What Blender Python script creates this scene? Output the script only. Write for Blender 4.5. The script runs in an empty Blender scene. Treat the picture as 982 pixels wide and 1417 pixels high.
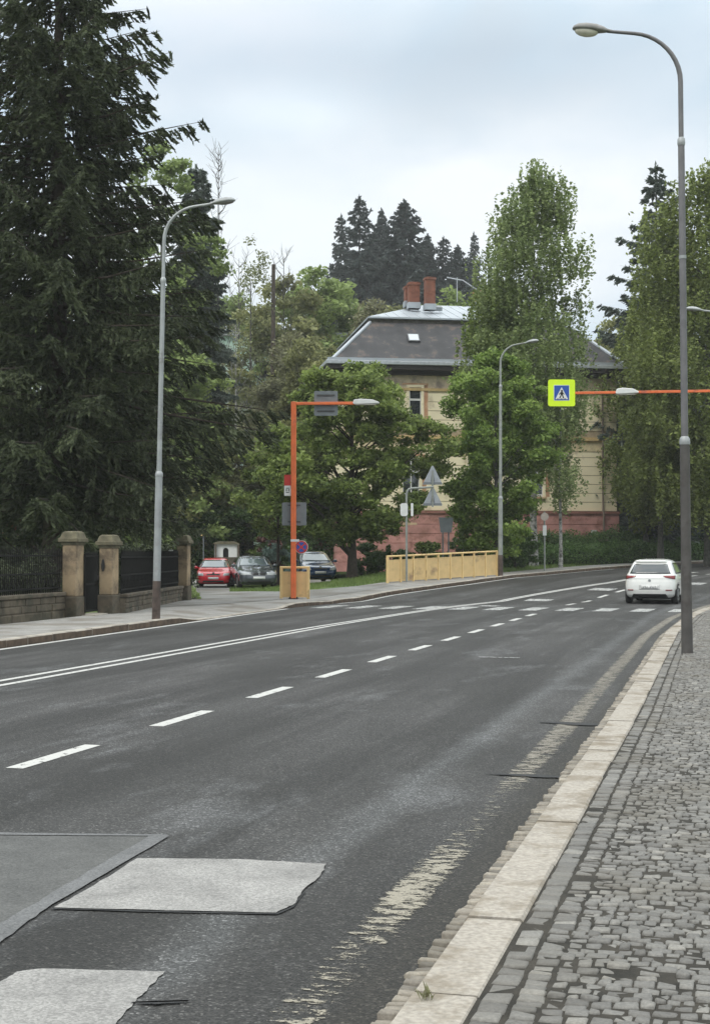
import bpy, math, random
import numpy as np
from mathutils import Vector, Matrix

SC = bpy.context.scene
COL = SC.collection
R = math.radians
PI = math.pi

# ------------------------------------------------------------------ camera
F_PX, CX, CY, EYE = 2000.0, 491.0, 708.5, 1.65
TILT = math.atan(57.5 / F_PX)
cam = bpy.data.cameras.new('camera')
camo = bpy.data.objects.new('camera', cam)
COL.objects.link(camo)
camo.location = (0, 0, EYE)
camo.rotation_euler = (R(90) + TILT, 0, 0)
cam.sensor_fit = 'VERTICAL'
cam.sensor_height = 36.0
cam.lens = F_PX / 1417.0 * 36.0
cam.clip_end = 3000
SC.camera = camo

# ------------------------------------------------------------------ exposure
SC.view_settings.view_transform = 'Standard'
SC.view_settings.look = 'None'
SC.view_settings.gamma = 1.0
SC.view_settings.exposure = 0.24
SC.view_settings.use_curve_mapping = False

# ------------------------------------------------------------------ sun + sky
SUN_EL, SUN_AZ = R(48), R(-140)      # azimuth clockwise from +Y (behind left of camera)
sun = bpy.data.lights.new('sun', 'SUN')
sun.energy = 0.8
sun.angle = R(18)
sun.color = (1.0, 0.96, 0.9)
suno = bpy.data.objects.new('sun', sun)
COL.objects.link(suno)
sd = Vector((math.sin(SUN_AZ) * math.cos(SUN_EL), math.cos(SUN_AZ) * math.cos(SUN_EL), math.sin(SUN_EL)))
suno.rotation_euler = (-sd).to_track_quat('-Z', 'Y').to_euler()

world = bpy.data.worlds.new('World')
SC.world = world
world.use_nodes = True
nt = world.node_tree
nt.nodes.clear()


def N(nt, typ, **kw):
    n = nt.nodes.new(typ)
    for k, v in kw.items():
        if k in n.inputs.keys():
            n.inputs[k].default_value = v
        else:
            setattr(n, k, v)
    return n


def L(nt, a, b):
    nt.links.new(a, b)


def math_node(nt, op, a, b=None, c=None):
    n = nt.nodes.new('ShaderNodeMath')
    n.operation = op
    for i, v in enumerate((a, b, c)):
        if v is None:
            continue
        if isinstance(v, (int, float)):
            n.inputs[i].default_value = v
        else:
            nt.links.new(v, n.inputs[i])
    return n.outputs[0]


def ramp(nt, fac, stops, interp='LINEAR'):
    n = nt.nodes.new('ShaderNodeValToRGB')
    n.color_ramp.interpolation = interp
    els = n.color_ramp.elements
    while len(els) < len(stops):
        els.new(0.5)
    for e, (p, c) in zip(els, stops):
        e.position = p
        if isinstance(c, (int, float)):
            c = (c, c, c)
        e.color = (c[0], c[1], c[2], 1)
    nt.links.new(fac, n.inputs[0])
    return n.outputs[0]


def mixc(nt, fac, a, b, blend='MIX'):
    n = nt.nodes.new('ShaderNodeMix')
    n.data_type = 'RGBA'
    n.blend_type = blend
    n.clamp_factor = True
    ins = (n.inputs[0], n.inputs[6], n.inputs[7])
    for s, v in zip(ins, (fac, a, b)):
        if isinstance(v, (int, float)):
            s.default_value = v
        elif isinstance(v, tuple):
            s.default_value = (v[0], v[1], v[2], 1)
        else:
            nt.links.new(v, s)
    return n.outputs[2]


sky = N(nt, 'ShaderNodeTexSky', sky_type='NISHITA', sun_disc=False)
sky.sun_elevation = SUN_EL
sky.sun_rotation = SUN_AZ
sky.air_density = 1.0
sky.dust_density = 2.0
tc = N(nt, 'ShaderNodeTexCoord')
mp = N(nt, 'ShaderNodeMapping')
mp.inputs['Scale'].default_value = (1.0, 1.0, 2.1)
mp.inputs['Location'].default_value = (0.37, 0.0, 0.13)
L(nt, tc.outputs['Generated'], mp.inputs['Vector'])
no = N(nt, 'ShaderNodeTexNoise', Scale=4.2, Detail=5.0, Roughness=0.5)
no.inputs['Distortion'].default_value = 0.3
L(nt, mp.outputs[0], no.inputs['Vector'])
sep = N(nt, 'ShaderNodeSeparateXYZ')
L(nt, tc.outputs['Generated'], sep.inputs[0])
cl = ramp(nt, no.outputs[0], [(0.34, (5.7, 6.35, 6.9)), (0.46, (5.7, 6.7, 7.5)), (0.55, (6.7, 7.4, 8.0)), (0.68, (8.5, 8.7, 8.8))])


def blob(px, py, rx, ry):
    """soft mask of a cloud around one direction of the sky dome"""
    v = np.array([(px - CX) / F_PX, 1.0, (CY - py) / F_PX + math.tan(TILT)])
    v /= np.linalg.norm(v)
    dx = math_node(nt, 'DIVIDE', math_node(nt, 'SUBTRACT', sep.outputs[0], float(v[0])), rx)
    dz = math_node(nt, 'DIVIDE', math_node(nt, 'SUBTRACT', sep.outputs[2], float(v[2])), ry)
    r2 = math_node(nt, 'ADD', math_node(nt, 'MULTIPLY', dx, dx), math_node(nt, 'MULTIPLY', dz, dz))
    n2 = N(nt, 'ShaderNodeTexNoise', Scale=14.0, Detail=4.0)
    L(nt, mp.outputs[0], n2.inputs['Vector'])
    r2 = math_node(nt, 'ADD', r2, math_node(nt, 'MULTIPLY', math_node(nt, 'SUBTRACT', n2.outputs[0], 0.5), 1.6))
    front = math_node(nt, 'GREATER_THAN', sep.outputs[1], 0.0)
    m = math_node(nt, 'MULTIPLY', math_node(nt, 'POWER', 2.718, math_node(nt, 'MULTIPLY', r2, -1.0)), front)
    n = math_node(nt, 'MINIMUM', m, 1.0)
    return n


cl = mixc(nt, math_node(nt, 'MULTIPLY', blob(640, 110, 0.14, 0.05), 0.8), cl, (5.0, 5.6, 6.2))
cl = mixc(nt, math_node(nt, 'MULTIPLY', blob(400, 150, 0.05, 0.018), 0.7), cl, (8.6, 9.2, 9.6))
cl = mixc(nt, math_node(nt, 'MULTIPLY', blob(690, 270, 0.17, 0.055), 0.95), cl, (9.3, 9.2, 9.2))
cl = mixc(nt, math_node(nt, 'MULTIPLY', blob(300, 30, 0.09, 0.04), 0.6), cl, (7.6, 7.6, 8.0))
cl = mixc(nt, math_node(nt, 'MULTIPLY', blob(400, 330, 0.13, 0.04), 0.7), cl, (8.7, 9.0, 9.2))
c2 = mixc(nt, 0.92, sky.outputs[0], cl)
# overcast luminance distribution: the sky overhead is brighter than near the horizon
lum = ramp(nt, sep.outputs[2], [(0.0, (0.350, 0.350, 0.350)), (0.12, (0.345, 0.350, 0.352)), (0.33, (0.325, 0.345, 0.358)), (0.62, (0.92, 0.86, 0.785)), (1.0, (1.02, 0.96, 0.88))])
lumv = N(nt, 'ShaderNodeVectorMath', operation='SCALE')
lumv.inputs['Scale'].default_value = 3.0
L(nt, lum, lumv.inputs[0])
c3 = mixc(nt, 1.0, c2, lumv.outputs[0], 'MULTIPLY')
bg = N(nt, 'ShaderNodeBackground', Strength=0.1)
L(nt, c3, bg.inputs[0])
wo = N(nt, 'ShaderNodeOutputWorld')
L(nt, bg.outputs[0], wo.inputs[0])

# ------------------------------------------------------------------ geometry of the place
def g_rise(Z):
    return np.interp(Z, [0, 50, 58, 63, 85, 120, 300], [0, 0, .38, .6, 1.1, 2, 6])


def hh(X, Z):
    """height of the road level above the near road"""
    t = X - (Z - 58) * .25
    s = np.clip((t + 6) / 8, 0, 1)
    s = s * s * (3 - 2 * s)
    return g_rise(Z) * s


def hill(X, Y):
    a = np.clip((Y - 108 - 0.10 * np.abs(X)) / 95, 0, 1)
    a = a * a * (3 - 2 * a)
    return a * 21 + np.clip(Y - 200, 0, 500) * 0.05


def ray(x, y):
    u = (x - CX) / F_PX
    v = (CY - y) / F_PX
    r = np.array([u, math.cos(TILT) - v * math.sin(TILT), math.sin(TILT) + v * math.cos(TILT)])
    return r / r[1]


def at(x, y, Z):
    r = ray(x, y)
    return Vector((r[0] * Z, Z, EYE + r[2] * Z))


def G(x, y, off=0.0):
    r = ray(x, y)
    Z = 1.0
    while Z < 400:
        if EYE + r[2] * Z <= hh(r[0] * Z, Z) + off:
            break
        Z += .02
    return float(r[0] * Z), float(Z)


def ang(s):
    return 14.8 + min(max(0, s - 26) * .5, 75)


DS = 0.1
_path = {}
S_ARR = np.arange(-40, 150, DS)
_px = np.zeros(len(S_ARR))
_py = np.zeros(len(S_ARR))
_i0 = int(round(40 / DS))
_px[_i0], _py[_i0] = -2.26, 12.48
for i in range(_i0 + 1, len(S_ARR)):
    a = R(ang(S_ARR[i - 1]))
    _px[i] = _px[i - 1] + DS * math.sin(a)
    _py[i] = _py[i - 1] + DS * math.cos(a)
for i in range(_i0 - 1, -1, -1):
    a = R(14.8)
    _px[i] = _px[i + 1] - DS * math.sin(a)
    _py[i] = _py[i + 1] - DS * math.cos(a)
_pa = np.array([R(ang(s)) for s in S_ARR])


def P(s, o):
    """road coordinates (metres along, metres to the right of the lane line) -> world x, y"""
    x = np.interp(s, S_ARR, _px)
    y = np.interp(s, S_ARR, _py)
    a = np.interp(s, S_ARR, _pa)
    return x + o * np.cos(a), y - o * np.sin(a)


def inv(X, Y):
    d = (_px[::5][None, :] - np.atleast_1d(X)[:, None]) ** 2 + (_py[::5][None, :] - np.atleast_1d(Y)[:, None]) ** 2
    i = d.argmin(1) * 5
    a = _pa[i]
    dx = X - _px[i]
    dy = Y - _py[i]
    return S_ARR[i] + dx * np.sin(a) + dy * np.cos(a), dx * np.cos(a) - dy * np.sin(a)


RK = lambda s: np.interp(s, [-40, -6, 3, 10, 18, 26, 33, 45, 150], [4.24, 4.24, 4.18, 4.08, 3.98, 4.12, 4.42, 4.6, 4.6])
LK = lambda s: np.interp(s, [-40, 0, 11, 19, 31, 39, 45, 53, 64, 150], [-6.9, -6.9, -7.0, -7.3, -7.85, -7.7, -6.95, -6.5, -6.9, -6.9])
CK = lambda s: np.interp(s, [-40, 20, 27, 33.5, 38.7, 44, 48.7, 60, 150], [-3.7, -3.7, -3.5, -3.32, -3.1, -2.5, -1.95, -1.6, -1.6])
PAVE_L = lambda s: np.interp(s, [-40, 18, 22, 31, 40, 44, 49.5, 53, 64, 150], [-9.7, -10.0, -10.2, -11.0, -10.2, -9.8, -7.7, -8.2, -8.8, -8.8])

# ------------------------------------------------------------------ helpers
def setp(o, label=None, cat=None, group=None, kind=None):
    if label:
        o['label'] = label
    if cat:
        o['category'] = cat
    if group:
        o['group'] = group
    if kind:
        o['kind'] = kind
    return o


def empty(name, loc, label=None, cat=None, group=None, rz=0.0):
    o = bpy.data.objects.new(name, None)
    COL.objects.link(o)
    o.location = loc
    o.rotation_euler = (0, 0, rz)
    o.empty_display_size = 0.3
    return setp(o, label, cat, group)


def link(name, me, parent=None):
    o = bpy.data.objects.new(name, me)
    COL.objects.link(o)
    if parent is not None:
        o.parent = parent
    return o


def npmesh(name, V, Fq, mats, parent=None, smooth=False, tint=None, uv=None, midx=None):
    """mesh from numpy arrays; Fq is (n,3) or (n,4)"""
    me = bpy.data.meshes.new(name)
    V = np.asarray(V, dtype=np.float32)
    Fq = np.asarray(Fq, dtype=np.int32)
    n, k = Fq.shape
    me.vertices.add(len(V))
    me.vertices.foreach_set('co', V.ravel())
    me.loops.add(n * k)
    me.loops.foreach_set('vertex_index', Fq.ravel())
    me.polygons.add(n)
    me.polygons.foreach_set('loop_start', np.arange(0, n * k, k, dtype=np.int32))
    me.polygons.foreach_set('loop_total', np.full(n, k, dtype=np.int32))
    if not isinstance(mats, (list, tuple)):
        mats = [mats]
    for m in mats:
        me.materials.append(m)
    if midx is not None:
        me.polygons.foreach_set('material_index', np.asarray(midx, dtype=np.int32))
    if smooth:
        me.polygons.foreach_set('use_smooth', np.ones(n, dtype=bool))
    if uv is not None:
        l = me.uv_layers.new(name='UVMap')
        l.data.foreach_set('uv', np.asarray(uv, dtype=np.float32)[Fq.ravel()].ravel())
    me.update(calc_edges=True)
    if tint is not None:
        at_ = me.attributes.new('tint', 'FLOAT', 'FACE')
        at_.data.foreach_set('value', np.asarray(tint, dtype=np.float32))
    return link(name, me, parent)


class MB:
    """collects simple shapes; build() links them as ONE mesh object"""
    def __init__(s):
        s.v = []
        s.f = []
        s.m = []
        s.sm = []
        s.M = Matrix.Identity(4)
        s.cur = 0

    def add(s, vs, fs, smooth=False):
        b = len(s.v)
        for p in vs:
            s.v.append(tuple(s.M @ Vector(p)))
        for f in fs:
            s.f.append(tuple(b + i for i in f))
            s.m.append(s.cur)
            s.sm.append(smooth)
        return s

    def box(s, x0, x1, y0, y1, z0, z1):
        vs = [(x, y, z) for z in (z0, z1) for y in (y0, y1) for x in (x0, x1)]
        return s.add(vs, [(0, 2, 3, 1), (4, 5, 7, 6), (0, 1, 5, 4), (1, 3, 7, 5), (3, 2, 6, 7), (2, 0, 4, 6)])

    def tube(s, path, rad, n=12, cap=True, smooth=True):
        path = [Vector(p) for p in path]
        if not isinstance(rad, (list, tuple)):
            rad = [rad] * len(path)
        rings = []
        up = None
        for i, p in enumerate(path):
            a = path[max(i - 1, 0)]
            b = path[min(i + 1, len(path) - 1)]
            d = (b - a).normalized()
            if up is None:
                up = d.orthogonal().normalized()
            up = (up - d * up.dot(d)).normalized()
            sd_ = d.cross(up)
            rings.append([p + (up * math.cos(2 * PI * k / n) + sd_ * math.sin(2 * PI * k / n)) * rad[i] for k in range(n)])
        vs = [q for r_ in rings for q in r_]
        fs = []
        for i in range(len(path) - 1):
            for k in range(n):
                fs.append((i * n + k, i * n + (k + 1) % n, (i + 1) * n + (k + 1) % n, (i + 1) * n + k))
        s.add(vs, fs, smooth)
        if cap:
            s.add(rings[0], [tuple(reversed(range(n)))])
            s.add(rings[-1], [tuple(range(n))])
        return s

    def prism(s, poly, y0, y1, axis='y'):
        """poly: list of (a,b). axis y -> (a, y, b); axis z -> (a, b, z); axis x -> (x,a,b)"""
        n = len(poly)
        def mk(p, t):
            return (p[0], t, p[1]) if axis == 'y' else ((p[0], p[1], t) if axis == 'z' else (t, p[0], p[1]))
        vs = [mk(p, y0) for p in poly] + [mk(p, y1) for p in poly]
        fs = [tuple(range(n)), tuple(reversed(range(n, 2 * n)))]
        for i in range(n):
            j = (i + 1) % n
            fs.append((i, i + n, j + n, j))
        return s.add(vs, fs)

    def sphere(s, c, rx, ry, rz, nu=14, nv=9):
        vs, fs = [], []
        for j in range(nv + 1):
            t = PI * j / nv
            for i in range(nu):
                a = 2 * PI * i / nu
                vs.append((c[0] + rx * math.sin(t) * math.cos(a), c[1] + ry * math.sin(t) * math.sin(a), c[2] + rz * math.cos(t)))
        for j in range(nv):
            for i in range(nu):
                fs.append((j * nu + i, (j + 1) * nu + i, (j + 1) * nu + (i + 1) % nu, j * nu + (i + 1) % nu))
        return s.add(vs, fs, True)

    def build(s, name, mat, parent=None, bevel=0.0, seg=2):
        me = bpy.data.meshes.new(name)
        me.from_pydata(s.v, [], s.f)
        mats = mat if isinstance(mat, (list, tuple)) else [mat]
        for m in mats:
            me.materials.append(m)
        for p, mi, sm in zip(me.polygons, s.m, s.sm):
            p.material_index = mi
            p.use_smooth = sm
        o = link(name, me, parent)
        if not parent or bevel or True:
            import bmesh
            b = bmesh.new()
            b.from_mesh(me)
            bmesh.ops.recalc_face_normals(b, faces=b.faces)
            b.to_mesh(me)
            b.free()
        me.update()
        if bevel > 0:
            md = o.modifiers.new('bevel', 'BEVEL')
            md.width = bevel
            md.segments = seg
            md.limit_method = 'ANGLE'
            md.angle_limit = R(40)
        return o


# ------------------------------------------------------------------ materials
MATS = {}


def mat(name, col, rough=0.6, metal=0.0, var=0.12, scale=6.0, bump=0.0, bscale=60.0, spec=0.5, coat=0.0, dirt=None, dirt_amt=0.0, dirt_scale=2.0, detail=4.0, rvar=0.0):
    if name in MATS:
        return MATS[name]
    m = bpy.data.materials.new(name)
    m.use_nodes = True
    t = m.node_tree
    b = t.nodes['Principled BSDF']
    b.inputs['Roughness'].default_value = rough
    b.inputs['Metallic'].default_value = metal
    b.inputs['Specular IOR Level'].default_value = spec
    b.inputs['Coat Weight'].default_value = coat
    co = N(t, 'ShaderNodeTexCoord')
    n1 = N(t, 'ShaderNodeTexNoise', Scale=scale, Detail=detail)
    L(t, co.outputs['Object'], n1.inputs['Vector'])
    lo = tuple(max(0, c * (1 - var * 1.6)) for c in col)
    hi = tuple(c * (1 + var * 1.6) for c in col)
    c = ramp(t, n1.outputs[0], [(0.28, lo), (0.72, hi)])
    if dirt:
        n2 = N(t, 'ShaderNodeTexNoise', Scale=dirt_scale, Detail=7.0, Roughness=0.65)
        L(t, co.outputs['Object'], n2.inputs['Vector'])
        f = ramp(t, n2.outputs[0], [(0.62 - dirt_amt * 0.35, 0.0), (0.75 - dirt_amt * 0.3, 1.0)])
        c = mixc(t, f, c, tuple(dirt))
    L(t, c, b.inputs['Base Color'])
    if rvar:
        rr = ramp(t, n1.outputs[0], [(0.3, max(0, rough - rvar)), (0.7, min(1, rough + rvar))])
        L(t, rr, b.inputs['Roughness'])
    if bump > 0:
        n3 = N(t, 'ShaderNodeTexNoise', Scale=bscale, Detail=3.0)
        L(t, co.outputs['Object'], n3.inputs['Vector'])
        bp = N(t, 'ShaderNodeBump', Strength=bump, Distance=0.01)
        L(t, n3.outputs[0], bp.inputs['Height'])
        L(t, bp.outputs[0], b.inputs['Normal'])
    MATS[name] = m
    return m


def leafmat(name, dark, light, trans=0.35, scale=0.9, rough=0.6):
    if name in MATS:
        return MATS[name]
    m = bpy.data.materials.new(name)
    m.use_nodes = True
    t = m.node_tree
    t.nodes.clear()
    a = N(t, 'ShaderNodeAttribute', attribute_name='tint')
    co = N(t, 'ShaderNodeTexCoord')
    n1 = N(t, 'ShaderNodeTexNoise', Scale=scale, Detail=3.0)
    L(t, co.outputs['Object'], n1.inputs['Vector'])
    f = math_node(t, 'ADD', math_node(t, 'MULTIPLY', a.outputs['Fac'], 0.6), math_node(t, 'MULTIPLY', math_node(t, 'SUBTRACT', n1.outputs[0], 0.3), 0.95))
    c = ramp(t, f, [(0.15, dark), (0.85, light)])
    d = N(t, 'ShaderNodeBsdfPrincipled', Roughness=rough)
    d.inputs['Specular IOR Level'].default_value = 0.3
    tr = N(t, 'ShaderNodeBsdfTranslucent')
    L(t, c, d.inputs['Base Color'])
    L(t, c, tr.inputs['Color'])
    mx = N(t, 'ShaderNodeMixShader')
    mx.inputs[0].default_value = trans
    L(t, d.outputs[0], mx.inputs[1])
    L(t, tr.outputs[0], mx.inputs[2])
    o = N(t, 'ShaderNodeOutputMaterial')
    L(t, mx.outputs[0], o.inputs[0])
    MATS[name] = m
    return m


def uvnoise(t, uvout, sx, sy, scale, detail=4.0, rough=0.55, w=0.0):
    m_ = N(t, 'ShaderNodeMapping')
    m_.inputs['Scale'].default_value = (sx, sy, 1)
    m_.inputs['Location'].default_value = (w, w * 1.7, 0)
    L(t, uvout, m_.inputs['Vector'])
    n = N(t, 'ShaderNodeTexNoise', Scale=scale, Detail=detail, Roughness=rough)
    L(t, m_.outputs[0], n.inputs['Vector'])
    return n.outputs[0]


def m_asphalt():
    m = bpy.data.materials.new('asphalt')
    m.use_nodes = True
    t = m.node_tree
    b = t.nodes['Principled BSDF']
    uv = N(t, 'ShaderNodeUVMap').outputs[0]           # u = metres across, v = metres along
    sp = N(t, 'ShaderNodeSeparateXYZ')
    L(t, uv, sp.inputs[0])
    co = N(t, 'ShaderNodeTexCoord').outputs['Object']
    # long streaks that run with the traffic
    st = uvnoise(t, uv, 1.0, 0.055, 1.5, 5.0, 0.6, 3.1)
    c = ramp(t, st, [(0.30, (0.017, 0.0165, 0.016)), (0.50, (0.033, 0.0325, 0.032)), (0.70, (0.080, 0.080, 0.081))])
    # polished wheel tracks and oil strips across each lane
    wv = math_node(t, 'ADD', sp.outputs[0], math_node(t, 'MULTIPLY', math_node(t, 'SUBTRACT', uvnoise(t, uv, 0.3, 0.09, 1.0), 0.5), 1.1))
    tr = math_node(t, 'MULTIPLY', math_node(t, 'COSINE', math_node(t, 'MULTIPLY', wv, 2 * PI / 1.78)), 0.5)
    tr = math_node(t, 'ADD', tr, 0.5)
    c = mixc(t, math_node(t, 'MULTIPLY', tr, 0.28), c, (0.110, 0.110, 0.112))
    # broad blotches
    bl = uvnoise(t, uv, 0.35, 0.16, 1.3, 6.0, 0.6, 8.0)
    f = ramp(t, bl, [(0.40, 0.0), (0.60, 1.0)])
    c = mixc(t, math_node(t, 'MULTIPLY', f, 0.65), c, (0.022, 0.0215, 0.020))
    bl2 = uvnoise(t, uv, 1.0, 0.30, 1.1, 7.0, 0.7, 21.0)
    f2 = ramp(t, bl2, [(0.55, 0.0), (0.68, 1.0)])
    c = mixc(t, math_node(t, 'MULTIPLY', f2, 0.42), c, (0.150, 0.156, 0.165))
    # sweepings and dirt that collect by the kerb
    kd = math_node(t, 'ADD', sp.outputs[0], math_node(t, 'MULTIPLY', math_node(t, 'SUBTRACT', uvnoise(t, uv, 1.0, 0.6, 2.0, 6.0, 0.7, 4.0), 0.5), 0.5))
    c = mixc(t, ramp(t, math_node(t, 'MULTIPLY', math_node(t, 'SUBTRACT', kd, 3.4), 1.0), [(0.42, 0.0), (0.62, 0.85)]), c, (0.030, 0.028, 0.024))
    pd = ramp(t, math_node(t, 'ADD', math_node(t, 'ABSOLUTE', math_node(t, 'SUBTRACT', kd, 3.15)), 0.0), [(0.0, 1.0), (0.22, 0.0)])
    c = mixc(t, math_node(t, 'MULTIPLY', pd, 0.30), c, (0.16, 0.17, 0.18))
    # aggregate
    vo = N(t, 'ShaderNodeTexVoronoi', Scale=95.0)
    L(t, co, vo.inputs['Vector'])
    vs = N(t, 'ShaderNodeSeparateColor')
    L(t, vo.outputs['Color'], vs.inputs[0])
    gr = ramp(t, vs.outputs[0], [(0.0, 0.45), (0.55, 0.95), (0.90, 1.45), (1.0, 3.2)])
    n5 = N(t, 'ShaderNodeTexNoise', Scale=26.0, Detail=5.0, Roughness=0.8)
    L(t, co, n5.inputs['Vector'])
    gr2 = ramp(t, n5.outputs[0], [(0.3, 0.70), (0.7, 1.30)])
    c = mixc(t, 1.0, c, gr, 'MULTIPLY')
    c = mixc(t, 1.0, c, gr2, 'MULTIPLY')
    cm = mixc(t, 1.0, c, (0.93, 0.90, 0.86), 'MULTIPLY')
    L(t, cm, b.inputs['Base Color'])
    b.inputs['Roughness'].default_value = 0.72
    b.inputs['Specular IOR Level'].default_value = 0.33
    bp = N(t, 'ShaderNodeBump', Strength=0.55, Distance=0.006)
    L(t, vo.outputs['Distance'], bp.inputs['Height'])
    L(t, bp.outputs[0], b.inputs['Normal'])
    return m


def m_ground(name, c0, c1, scale, c2=None, s2=20.0, bump=0.3, rough=0.9):
    m = bpy.data.materials.new(name)
    m.use_nodes = True
    t = m.node_tree
    b = t.nodes['Principled BSDF']
    b.inputs['Roughness'].default_value = rough
    b.inputs['Specular IOR Level'].default_value = 0.3
    co = N(t, 'ShaderNodeTexCoord').outputs['Object']
    n1 = N(t, 'ShaderNodeTexNoise', Scale=scale, Detail=8.0, Roughness=0.65)
    L(t, co, n1.inputs['Vector'])
    c = ramp(t, n1.outputs[0], [(0.35, c0), (0.65, c1)])
    n2 = N(t, 'ShaderNodeTexNoise', Scale=s2, Detail=6.0, Roughness=0.8)
    L(t, co, n2.inputs['Vector'])
    c = mixc(t, 1.0, c, ramp(t, n2.outputs[0], [(0.3, 0.6), (0.7, 1.4)]), 'MULTIPLY')
    if c2:
        n3 = N(t, 'ShaderNodeTexNoise', Scale=scale * 0.45, Detail=6.0)
        L(t, co, n3.inputs['Vector'])
        c = mixc(t, ramp(t, n3.outputs[0], [(0.5, 0.0), (0.62, 0.8)]), c, c2)
    L(t, c, b.inputs['Base Color'])
    bp = N(t, 'ShaderNodeBump', Strength=bump, Distance=0.03)
    L(t, n2.outputs[0], bp.inputs['Height'])
    L(t, bp.outputs[0], b.inputs['Normal'])
    return m


def m_paint(name, col, wear, scale=9.0, stretch=(1, 1), big=None):
    """road paint with chips worn through to the asphalt"""
    m = bpy.data.materials.new(name)
    m.use_nodes = True
    t = m.node_tree
    b = t.nodes['Principled BSDF']
    b.inputs['Roughness'].default_value = 0.7
    uv = N(t, 'ShaderNodeUVMap').outputs[0]
    f = uvnoise(t, uv, stretch[0], stretch[1], scale, 6.0, 0.7, 5.0)
    f2 = uvnoise(t, uv, 1, 1, 60.0, 4.0, 0.8, 9.0)
    f = math_node(t, 'ADD', f, math_node(t, 'MULTIPLY', math_node(t, 'SUBTRACT', f2, 0.5), 0.22))
    if big:
        f3 = uvnoise(t, uv, 1.0, big[0], big[1], 2.0, 0.5, 2.0)
        f = math_node(t, 'ADD', f, math_node(t, 'MULTIPLY', math_node(t, 'SUBTRACT', f3, 0.5), big[2]))
    k = ramp(t, f, [(wear, 0.0), (wear + 0.05, 1.0)])
    c1 = mixc(t, uvnoise(t, uv, 1, 1, 30.0), tuple(c * 0.72 for c in col), col)
    L(t, c1, b.inputs['Base Color'])
    tb = N(t, 'ShaderNodeBsdfTransparent')
    mx = N(t, 'ShaderNodeMixShader')
    L(t, k, mx.inputs[0])
    L(t, tb.outputs[0], mx.inputs[1])
    L(t, b.outputs[0], mx.inputs[2])
    L(t, mx.outputs[0], t.nodes['Material Output'].inputs[0])
    return m


def m_glass(name, col=(0.02, 0.025, 0.03), rough=0.05):
    m = mat(name, col, rough=rough, var=0.02, spec=0.9, coat=1.0)
    return m


ASPH = m_asphalt()
GRASS = m_ground('lawn', (0.060, 0.095, 0.024), (0.13, 0.19, 0.05), 1.2, (0.11, 0.11, 0.045), 25.0)
FOREST = m_ground('forest_floor', (0.03, 0.045, 0.018), (0.06, 0.075, 0.03), 0.5, (0.05, 0.035, 0.02), 12.0)
PAVE = m_ground('pavement_stone', (0.22, 0.21, 0.195), (0.31, 0.30, 0.28), 1.6, (0.17, 0.15, 0.125), 45.0, 0.25)
DRIVE = m_ground('driveway_asphalt', (0.19, 0.185, 0.175), (0.27, 0.265, 0.25), 0.9, (0.15, 0.135, 0.115), 40.0, 0.25)
JOINT = m_ground('joint_earth', (0.022, 0.020, 0.016), (0.055, 0.048, 0.038), 5.0, None, 90.0)
W_WHITE = m_paint('paint_white', (0.56, 0.55, 0.52), 0.365, 12.0)
W_ZEB = m_paint('paint_zebra_worn', (0.50, 0.50, 0.48), 0.44, 9.0)
W_WORN = m_paint('paint_white_worn', (0.42, 0.42, 0.40), 0.47, 16.0)
W_YEL = m_paint('paint_yellow_worn', (0.33, 0.285, 0.195), 0.475, 7.0, (1.0, 2.6), (0.7, 0.9, 0.40))
KERB = mat('granite_kerb', (0.34, 0.305, 0.26), rough=0.88, var=0.16, scale=42.0, bump=0.6, bscale=70, dirt=(0.20, 0.165, 0.12), dirt_amt=0.42, dirt_scale=3.0)
KERBL = mat('granite_kerb_old', (0.36, 0.32, 0.27), rough=0.85, var=0.18, scale=3.0, bump=0.5, bscale=70)
KFACE = mat('kerb_face_brown', (0.085, 0.058, 0.038), rough=0.9, var=0.3, scale=5.0, bump=0.5, bscale=40)  # far kerb face, darker and browner than the kerb top

# ------------------------------------------------------------------ structure: terrain
def grid(name, xs, ys, zf, m, kind='structure'):
    X, Y = np.meshgrid(xs, ys)
    Z = zf(X, Y)
    V = np.stack([X.ravel(), Y.ravel(), Z.ravel()], 1)
    nx, ny = len(xs), len(ys)
    i = np.arange(nx - 1)[None, :] + np.arange(ny - 1)[:, None] * nx
    i = i.ravel()
    Fq = np.stack([i, i + 1, i + 1 + nx, i + nx], 1)
    o = npmesh(name, V, Fq, m, smooth=True)
    o['kind'] = kind
    return o


def terr_z(X, Y):
    base = hh(X, Y) + hill(X, Y)
    shp = X.shape
    S, O = inv(X.ravel(), Y.ravel())
    S = S.reshape(shp)
    O = O.reshape(shp)
    dl = PAVE_L(S) - O            # >0 beyond left pavement
    dr = O - (RK(S) + 7.0)        # >0 beyond right pavement
    d = np.maximum(dl, dr)
    off = np.interp(d, [-0.35, 0.5], [-0.10, 0.125])
    # bank behind the far pavement, up to the villa's garden
    bank = np.clip((dl - 1.5) / 9.0, 0, 1) * 0.75 * np.clip((X + 0.5 - (Y - 58) * 0.1) / 4.0, 0, 1) * np.clip((Y - 56) / 8.0, 0, 1)
    # the driveway cuts in lower
    dv = (X > -9.5) & (X < 1.0 + (Y - 70) * 0.0) & (Y > 40) & (Y < 80) & (X < -1.0)
    off = np.where(dv, np.minimum(off, 0.06), off)
    z = base + off + bank
    z = np.where(Y < -2, np.minimum(z, 0.12), z)
    return z


xs = np.unique(np.concatenate([np.linspace(-400, -40, 25), np.arange(-40, 45, 0.5), np.linspace(45, 500, 30)]))
ys = np.unique(np.concatenate([np.linspace(-200, -20, 12), np.arange(-20, 112, 0.5), np.linspace(112, 320, 60), np.linspace(330, 900, 15)]))
ter = grid('ground', xs, ys, terr_z, GRASS)


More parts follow.
